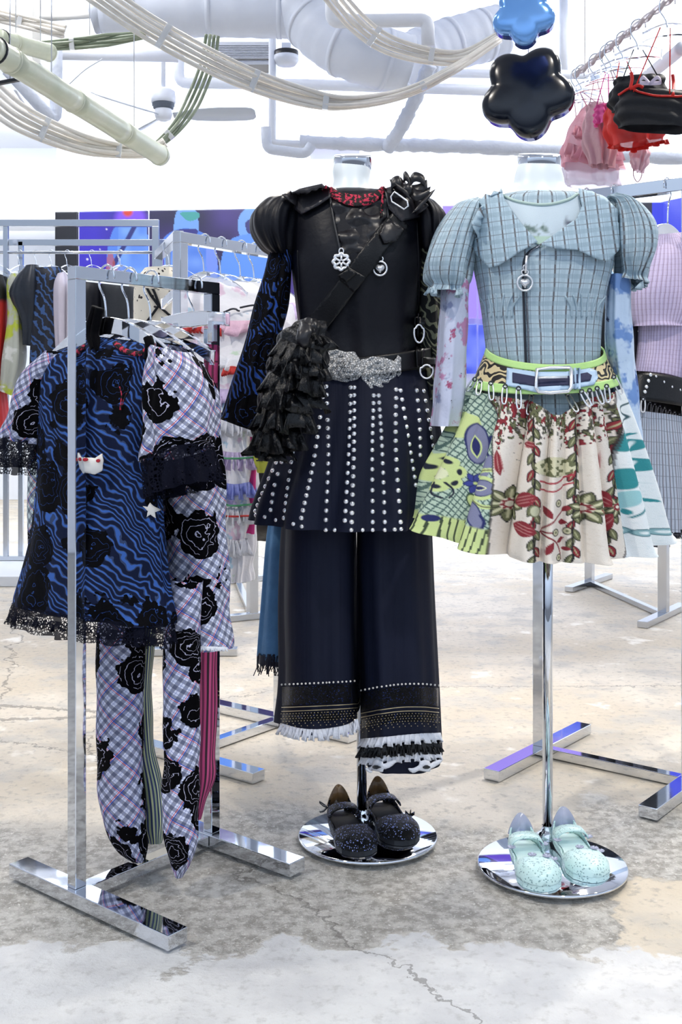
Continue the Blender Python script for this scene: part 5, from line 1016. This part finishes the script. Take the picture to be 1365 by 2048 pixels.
for y, m_ in ((915, grn), (1008, grn), (985-160, MATS['dark_tape']), (1030, redt)): surf_tube('ribbon_trim', [(436, y), (470, y+3), (506, y)], tb, .012, .003, m_, td)
for pts in ([(485, 620), (515, 616), (545, 624)], [(452, 628), (472, 622), (484, 626)]): surf_tube('dark_trim', pts, tb, .016, .003, MATS['dark_tape'], td, 20)
c2 = PCt(.62); wt = thing('white_frilled_blouse', c2.at(560, 860), 'white frilled blouse partly behind the velvet sleeve', 'blouse')
wtb = loft('bodice', [(470, 560, 560, 570, .03), (440, 600, 600, 615, .055), (450, 700, 605, 710, .06), (460, 800, 600, 810, .06), (462, 880, 598, 880, .06)], c2, white_ruf, wt, 90, 60, [(9, .002, .008, .2)], [(4, .003, 0)])
for y in (600, 660, 720, 780, 840): ruffle('frill', [(450, y), (520, y+10), (602, y+4)], wtb, 40, .012, white_ruf if y % 120 else lil, wt, 9, 140, .001)
patch('yellow_motif', [(488, 580), (498, 568), (512, 574), (516, 600), (506, 618), (490, 610)], wtb, .016, mat('pale_yellow_felt', f_cloth('#e9e6a4', '#dcd890', 60., .001)), wt, 5, .003)
c3 = PCt(.85)
for nm, rows, m_, lab, cg in (('black_trailing_jacket', [(505, 800, 590, 800, .05), (495, 900, 600, 900, .06), (498, 1000, 600, 1000, .06), (502, 1050, 592, 1050, .06), (508, 1078, 534, 1082, .02)], blackc, 'black jacket tail hanging low behind the studded skirt', 'jacket'),
    ('pink_scarf', [(488, 860, 512, 862, .012), (496, 960, 510, 960, .012), (486, 1062, 506, 1068, .01)], mat('hot_pink_cloth', f_cloth('#e0358c', '#cc2a7c', 60., .002)), 'hot pink scarf end hanging beside the tiered dress', 'scarf'),
    ('lime_mitten', [(512, 886, 526, 884, .012), (508, 905, 538, 900, .02), (512, 925, 538, 925, .022), (516, 945, 534, 946, .012)], mat('lime_felt', f_cloth('#c3c64a', '#b2b63c', 60., .001)), 'yellow-green mitten shape peeking out left of the studded skirt', 'mitten')):
    P_ = c3 if 'jacket' in nm else c1; t_ = thing(nm, P_.at((rows[-1][0]+rows[-1][2])/2, rows[-1][1]), lab, cg)
    o_ = loft('cloth', rows, P_, m_, t_, 50, 40, [(4, .001, .005, 0)])
    if nm == 'lime_mitten': loft('thumb', [(527, 870, 537, 868, .008), (524, 890, 540, 888, .012), (522, 912, 536, 912, .012)], P_, m_, t_, 24, 12); tubes('stitch', [[list(hit(a, 915+k*6, o_, .002)[0]) for a in (514, 520, 526)] for k in (0, 1)], .002, dark, t_)
# cream dotted blouse
cd = Plane((-.70, 4.88), (1, -.1)); crm = mat('cream_dotted', lambda g: dict(color=mix(g, voro(g, vec(g, *uvs(g)), 34.) < .2, '#f2ead8', '#3a3230')), rough=.8)
db = thing('cream_dotted_blouse', cd.at(310, 820), 'cream blouse with dark dots and a black neck ribbon', 'blouse')
dbb = loft('bodice', [(290, 536, 345, 534, .04), (270, 570, 372, 568, .07), (268, 660, 380, 660, .08), (262, 760, 384, 760, .08), (258, 860, 386, 860, .08)], cd, crm, db, 70, 40, [(6, .002, .008, 0)])
tubes('neck_ribbon', [[list(hit(a, b, dbb, .01, 4.5)[0]) for a, b in cat(p, 12)] for p in ([(286, 552), (300, 585), (318, 612)], [(296, 552), (312, 590), (320, 612)], [(318, 612), (306, 630), (292, 650)], [(318, 612), (330, 622), (340, 632)])], .006, blackc, db, 6)
# ---- right rack
rB, B0, B1, ub, bb_ = rack('tall polished steel rack behind the plaid mannequin', (.60, 3.30), (.958, 3.017), 1.674, ((-.29, .29), (-.29, .29)))
barB = lambda t: B0+(B1-B0)*t+np.array([0, 0, 1.656])
for t, lab in ((.33, 'clear hanger behind the puffed plaid sleeve'), (.52, 'clear hanger at the middle of the right rack'), (.86, 'clear hanger holding the lilac check shirt')): hanger(barB(t), bb_, lab, None, .115, .20)
pB = B0+(B1-B0)*.84; qB = Plane(pB[:2], bb_[:2])
lilp = mat('lilac_check', f_plaid('#c4b4d6', [('u', .013, 0, .0016, '#6a4a5c', .8), ('v', .016, 0, .0012, '#8a7290', .6), ('u', .013, .006, .003, '#ddd2ea', .6)], 0., '#e2d8ee'))
ls = thing('lilac_check_shirt', qB.at(1340, 770), 'lilac check short-sleeved shirt on the tall right rack', 'shirt')
loft('bodice', [(1306, 470, 1390, 462, .04), (1292, 500, 1420, 498, .07), (1288, 600, 1440, 600, .085), (1285, 690, 1445, 700, .085), (1278, 742, 1450, 800, .085)], qB, lilp, ls, 110, 70, [(9, .002, .008, .3)])
loft('sleeve', [(1306, 474, 1345, 470, .04), (1284, 520, 1356, 520, .075), (1272, 580, 1356, 580, .08), (1274, 636, 1346, 640, .075), (1276, 652, 1340, 655, .072)], Plane(pB[:2]+bb_[:2]*.06, bb_[:2]), lilp, ls, 80, 40, [(7, .002, .004, .3)], [(2, .003, 0)])
eb = thing('black_eyelet_vest', qB.at(1280, 760), 'black vest edge with metal eyelets beside the lilac shirt', 'vest')
ev = loft('vest_edge', [(1215, 560, 1300, 560, .03), (1200, 640, 1300, 650, .035), (1196, 720, 1298, 720, .035), (1200, 790, 1296, 790, .035)], Plane(pB[:2]-ub[:2]*.05, bb_[:2]), leather, eb, 40, 30)
for y in (662, 690, 718, 744): inst('eyelet', stud, eb, hit(1278, y, ev, .001)[0], hit(1278, y, ev)[1].to_track_quat('Z', 'Y'), 1.1)
sb = thing('studded_leather_belt', qB.at(1320, 800), 'black studded leather belt below the lilac shirt', 'belt')
sbo = loft('strap', [(1272, 745, 1450, 795, .09), (1262, 800, 1450, 850, .095)], qB, leather, sb, 80, 8, (), (), None, 2., (0, 2*PI), .003)
studs([(1301, 750), (1297, 762), (1293, 774), (1290, 784)], 4, sbo, sb, 1.3); studs([(1312, 753), (1328, 764), (1344, 774), (1360, 780)], 4, sbo, sb, 1.0)
gsk = thing('grey_striped_skirt', qB.at(1330, 1070), 'grey striped pleated skirt pinned under the studded belt', 'skirt')
gm = mat('grey_stripe_wool', f_plaid('#a9b2c2', [('u', .012, 0, .003, '#39404e', .9), ('v', .03, 0, .002, '#5a606e', .6), ('u', .024, .008, .002, '#6e4a4e', .6)], 0., '#d8dee8'))
gso = loft('pleated_cloth', [(1268, 822, 1440, 860, .085), (1262, 900, 1450, 920, .10), (1256, 1000, 1460, 1010, .115), (1252, 1058, 1465, 1070, .12)], qB, gm, gsk, 200, 60, [(15, .004, .014, .2)])
for i in range(9):
    x = 1284+i*10; pin((x, 800+i*4), (x+3, 826+i*4), [gso, sbo], gsk)
loft('black_hem', [(1254, 1052, 1464, 1064, .122), (1252, 1070, 1466, 1084, .126)], qB, lace, gsk, 140, 8, [(15, .012, .014, .2)])
# ---- rear racks
rE, E0, E1, ue, bE = rack('rear right steel rack with dark long clothes', FL(1180, 1170)[:2], FL(1328, 1236)[:2], 1.6, ((-.3, .3), (-.3, .3)), (-.7, -1), .045, steel)
qE = D(6.0)
for i, (x0, x1, y) in enumerate(((1168, 1215, 1100), (1205, 1250, 1108), (1240, 1290, 1104), (1276, 1330, 1092))):
    t_ = thing('dark_long_coat', qE.at((x0+x1)/2, y), ['black long coat at the left of the rear right rack', 'black long coat second along the rear right rack', 'charcoal long coat third along the rear right rack', 'charcoal long coat nearest the right edge on the rear rack'][i], 'coat', 'long coats on the rear right rack')
    loft('coat_cloth', [(x0+10, 640, x1-10, 640, .05), (x0, 720, x1, 720, .1), (x0-4, 900, x1+4, 900, .12), (x0-4, y-6, x1+4, y, .11)], D(6.35-.27*i), blackc if i < 2 else mat('charcoal_wool', f_cloth('#1e2228', '#2a2e36', 40., .003)), t_, 50, 30, [(6, .004, .012, i)])
rG, G0, G1, ug, bG = rack('rear middle steel rack seen between the pastel dress and trousers', FL(505, 1238)[:2], FL(474, 1165)[:2], 1.5, ((-.3, .3), (-.3, .3)), (-1, -.55), .045, steel)
rH, H0, H1, uh, bh = rack('steel rack further back holding the cream dotted blouse', (-.685, 4.62), (-.86, 5.2), 1.78, ((-.13, .25), (-.19, .19)), (1, -.001), .04, steel)
hanger(H0+(H1-H0)*.45+np.array([0, 0, 1.76]), (1, -.1), 'clear hanger holding the cream dotted blouse', None, .10, .16)
zD = lambda py: CH+(HY-py)*7.0/F
rD, D0, D1, ud, bD = rack('tall rear left steel rack standing on the pale platform', ((-70-CX)*7/F, 7.0), ((312-CX)*7/F, 7.0), zD(440), ((-.35, .35), (-.35, .35)), None, .042, steel, .06, (zD(505),))
beam('cross_rail', D0+np.array([0, .12, zD(480)]), D1+np.array([.06, .12, zD(480)]), .03, .04, steel, rD)
for px_ in (12, 42): beam('middle_post', W(px_, 810, 7.0+.12*(px_ > 20))*np.array([1, 1, 0])+np.array([0, 0, .06]), W(px_, 810, 7.0+.12*(px_ > 20))*np.array([1, 1, 0])+np.array([0, 0, zD(446 if px_ < 20 else 478)]), .03, .03, steel, rD, .0015, (0, 1, 0))
beam('back_post', D1+np.array([.06, .12, .09]), D1+np.array([.06, .12, zD(478)]), .03, .03, steel, rD, .0015, (0, 1, 0))
qD = Plane((-1.8, 6.95), (1, -.0))
bluez = mat('dark_blue_zebra', f_zebra('#0d1120', '#35568a', 150., .9, 3., .45)); limec = mat('lime_grey_print', f_print('#b9bcb0', [('#b8c43c', .52, .6), ('#dcdcd6', .6, 1.)], 6.))
ITEMS = [('red_black_dress', [(-30, 545, 6, 550, .05), (-40, 580, 14, 585, .08), (-40, 650, 14, 650, .08), (-50, 760, 10, 760, .09), (-60, 860, 20, 860, .1)], mat('red_black_cloth', lambda g: dict(color=mix(g, geo(g)[3].ss(1.68, 1.72), '#b3231f', '#0b0b0e'))), 'red dress with black top at the left edge', 'dress'),
    ('lime_print_dress', [(22, 548, 40, 548, .04), (14, 570, 50, 572, .07), (16, 640, 48, 640, .08), (4, 720, 50, 722, .09), (0, 780, 30, 792, .06)], limec, 'lime and grey printed dress on the rear left rack', 'dress'),
    ('charcoal_jacket', [(52, 532, 76, 530, .05), (30, 560, 86, 556, .09), (18, 592, 90, 592, .1), (40, 640, 84, 640, .08), (46, 690, 74, 692, .07)], mat('charcoal_satin', f_cloth('#14171f', '#2c3a4c', 12., .01), rough=.4), 'charcoal satin jacket with wide shoulder on the rear left rack', 'jacket'),
    ('blue_zebra_dress', [(64, 536, 122, 534, .03), (70, 560, 122, 556, .07), (66, 620, 120, 620, .08), (58, 700, 122, 700, .09), (56, 800, 124, 800, .1)], bluez, 'dark blue zebra sleeveless dress on the rear left rack', 'dress'),
    ('pale_lilac_coat', [(116, 548, 132, 545, .04), (109, 575, 140, 575, .08), (110, 640, 140, 640, .08), (116, 720, 140, 720, .08)], mat('pale_lilac_cloth', f_cloth('#d8d0dc', '#c4bac9', 20., .004)), 'pale lilac coat beside the blue zebra dress', 'coat'),
    ('black_shirt', [(150, 566, 196, 562, .05), (146, 590, 206, 588, .08), (148, 660, 204, 660, .09), (148, 800, 204, 800, .09)], blackc, 'black shirt left of the violet tie on the rear rack', 'shirt'),
    ('black_blazer', [(206, 562, 256, 560, .05), (200, 584, 276, 584, .09), (204, 660, 276, 660, .1), (204, 800, 276, 800, .1)], mat('charcoal_wool', f_cloth('#1e2228', '#2a2e36', 40., .003)), 'charcoal blazer right of the violet tie on the rear rack', 'blazer'),
    ('violet_tie', [(224, 556, 232, 556, .012), (222, 575, 234, 576, .016), (226, 600, 230, 602, .008)], mat('violet_silk', f_cloth('#7d74d8', '#a49cf0', 30., .003), rough=.3), 'violet silk tie between the black shirt and blazer', 'tie')]
for i, (nm, rows, m_, lab, cg) in enumerate(ITEMS):
    pl_ = Plane((-1.8, 6.93-.015*i), (1, 0)); t_ = thing(nm, pl_.at((rows[-1][0]+rows[-1][2])/2, rows[-1][1]), lab, cg); loft('cloth', rows, pl_, m_, t_, 50, 40, [(5, .002, .014, i)])
    x = (rows[0][0]+rows[0][2])/2; hanger((pl_.at(x, 505)[0], 7.0, zD(505)), (1, -.3), lab.replace(' on the rear left rack', '')[:40] and ('clear hanger above the '+nm.replace('_', ' ')), None, .09, .13, acrylic, .02)
# ------------------------------------------------------------------ hanging lingerie at the top right
hb = thing('hanger_bar', W(1260, 62, 3.45), 'twisted clear hanging bar slanting down at the top right', 'bar')
PA_, PB_ = W(1400, -48, 3.05), W(1150, 152, 3.75); LBz = lambda f: PA_+(PB_-PA_)*f
twist = mat('clear_twisted_rod', lambda g: dict(bump=noise(g, geo(g)[0], 40, 2), bdist=.006), color='#e6dedf', rough=.15, trans=.5, ior=1.4)
for k in (0, PI): tube('twisted_rod', [LBz(f)+.0045*np.array([math.cos(f*40+k), 0, math.sin(f*40+k)]) for f in np.linspace(0, 1, 120)], .0075, twist, hb, 8)
for f in (.1, .9): tube('hanging_wire', [LBz(f), (*LBz(f)[:2], 3.9)], .002, silver, hb, 5)
tulle = mat('pink_tulle', lambda g: dict(color=mix(g, noise(g, geo(g)[0], 9, 3), '#f8c6cc', '#ee9cb2'), bump=noise(g, geo(g)[0], 30, 3), bdist=.01), rough=.8, alpha=.86); tul2 = mat('dusty_pink_tulle', f_cloth('#dcb3b8', '#c996a4', 30., .01), rough=.8, alpha=.9); hot = mat('hot_pink_lace', f_cloth('#e85aa0', '#d23c88', 90., .006)); shee = mat('sheer_lilac', f_cloth('#dfd3e4', '#d2c6dc', 30., .003), alpha=.75)
redc = mat('red_chiffon', f_cloth('#e2281c', '#c61c14', 25., .008), rough=.6, alpha=.95); blkk = mat('black_ribbed_knit', f_cloth('#090b12', '#0f131c', 40., .004), rough=.7)
def hung(nm, rows, d, m_, lab, cg, f, straps, sm_=None, folds=[(9, .003, .012, .3)], extra=None):
    pl_ = Plane((0, d), (1, -.15)) ; pl_ = Plane((.9, d), (1, -.15)); t_ = thing(nm, pl_.at((rows[-1][0]+rows[-1][2])/2, rows[-1][1]), lab, cg)
    o_ = loft('cloth', rows, pl_, m_, t_, 110, 50, folds, [(3, .003, 0)]); top = LBz(f)
    for a, b in straps:
        s_ = hit(a, b, o_, .002, d)[0]; e = top+np.array([(a-(rows[0][0]+rows[0][2])/2)*.0004, 0, -.075]); tube('shoulder_strap', [list(s_), list(e)], .002, sm_ or m_, t_, 6)
    hanger(top+np.array([0, 0, -.004]), (1, -.4), 'clear hanger above the '+nm.replace('_', ' '), None, .07, .07, acrylic, .03, False, .02)
    if extra: extra(t_, o_, pl_)
    return t_
def ex_tulle(t_, o_, pl_):
    for pts, h in (([(1150, 250), (1180, 258), (1215, 255)], 34), ([(1135, 285), (1180, 295), (1240, 290)], 40)): ruffle('tulle_ruffle', pts, o_, h, .02, tulle, t_, 8, 120, .002)
hung('pink_tulle_top', [(1172, 212, 1214, 208, .03), (1150, 240, 1226, 240, .06), (1128, 290, 1240, 290, .085), (1122, 332, 1250, 335, .09)], 3.72, tulle, 'pink tulle top at the left end of the hanging bar', 'top', .93, [(1178, 218), (1206, 216)], None, [(9, .004, .016, .3)], ex_tulle)
hung('sheer_lilac_slip', [(1150, 300, 1232, 300, .04), (1128, 330, 1238, 330, .05), (1130, 360, 1242, 365, .05), (1138, 374, 1240, 378, .05)], 3.80, shee, 'sheer lilac slip below the pink tulle top', 'slip', .97, [(1160, 304), (1222, 304)], tul2)
hung('dusty_pink_camisole', [(1178, 208, 1212, 206, .03), (1172, 235, 1222, 235, .045), (1166, 280, 1236, 280, .055), (1182, 332, 1226, 334, .04)], 3.58, tul2, 'dusty pink ruffled camisole in front of the tulle top', 'camisole', .80, [(1180, 212), (1208, 210)])
hung('hot_pink_lace_bra', [(1192, 214, 1222, 208, .03), (1190, 232, 1226, 230, .045), (1192, 252, 1218, 255, .04)], 3.50, hot, 'hot pink lace bralette beside the red camisole', 'bralette', .70, [(1194, 216), (1218, 212)])
def ex_r(t_, o_, pl_): ruffle('red_frill', [(1218, 288), (1262, 296), (1300, 286), (1336, 278)], o_, 12, .01, redc, t_, 10, 120, .002)
hung('red_chiffon_camisole', [(1224, 196, 1290, 190, .03), (1214, 220, 1320, 220, .05), (1210, 256, 1334, 258, .06), (1224, 296, 1330, 282, .06)], 3.42, redc, 'red chiffon camisole under the black bralette', 'camisole', .56, [(1228, 200), (1284, 196)], redc, [(7, .004, .010, .3)], ex_r)
hung('pale_pink_knickers', [(1272, 280, 1296, 280, .03), (1262, 310, 1300, 312, .04), (1268, 340, 1286, 345, .02)], 3.55, mat('pale_pink_lace', f_cloth('#ecccd4', '#deb0be', 60., .006), alpha=.92), 'pale pink lace knickers with a dangling string', 'knickers', .66, [(1274, 284), (1294, 284)], None, [(9, .003, .008, .3)], lambda t_, o_, pl_: tube('string', [list(pl_.at(*p)) for p in ((1268, 335), (1268, 352), (1276, 364), (1284, 352), (1284, 335))], .002, tul2, t_, 5, 24))
hung('black_lace_bralette', [(1232, 158, 1330, 150, .03), (1226, 178, 1335, 172, .05), (1216, 205, 1340, 200, .05), (1226, 225, 1330, 225, .05)], 3.33, blkk, 'black lace bralette with bows behind the black camisole', 'bralette', .44, [(1246, 160), (1316, 154)], dark, [(9, .003, .006, .3)])
def ex_b(t_, o_, pl_):
    surf_tube('red_piping', [(1240, 190), (1262, 178), (1282, 186), (1310, 193), (1345, 194), (1380, 192)], o_, .003, .0035, redc, t_)
    for p in (((1262, 180), (1264, 160), (1262, 146)), ((1262, 180), (1276, 172), (1286, 176)), ((1345, 192), (1347, 170), (1345, 150))): tube('red_ribbon', [list(hit(*q, o_, .006, 3.2)[0]) for q in p], .005, redc, t_, 6, 12)
    cc = np.array(hit(1300, 178, o_, .02, 3.2)[0])
    for s_ in (-1, 1): strip3('white_bow', [cc, cc+np.array([.02*s_, -.005, .016]), cc+np.array([.03*s_, -.004, .002]), cc], (0, .003, .012), shee, t_, 16, .001)
hung('black_red_camisole', [(1246, 182, 1392, 184, .03), (1236, 205, 1404, 205, .05), (1230, 232, 1410, 232, .055), (1240, 256, 1410, 262, .055)], 3.2, blkk, 'cropped black camisole with red piping nearest on the hanging bar', 'camisole', .22, [(1268, 184), (1340, 188)], redc, [(7, .002, .005, .3)], ex_b)
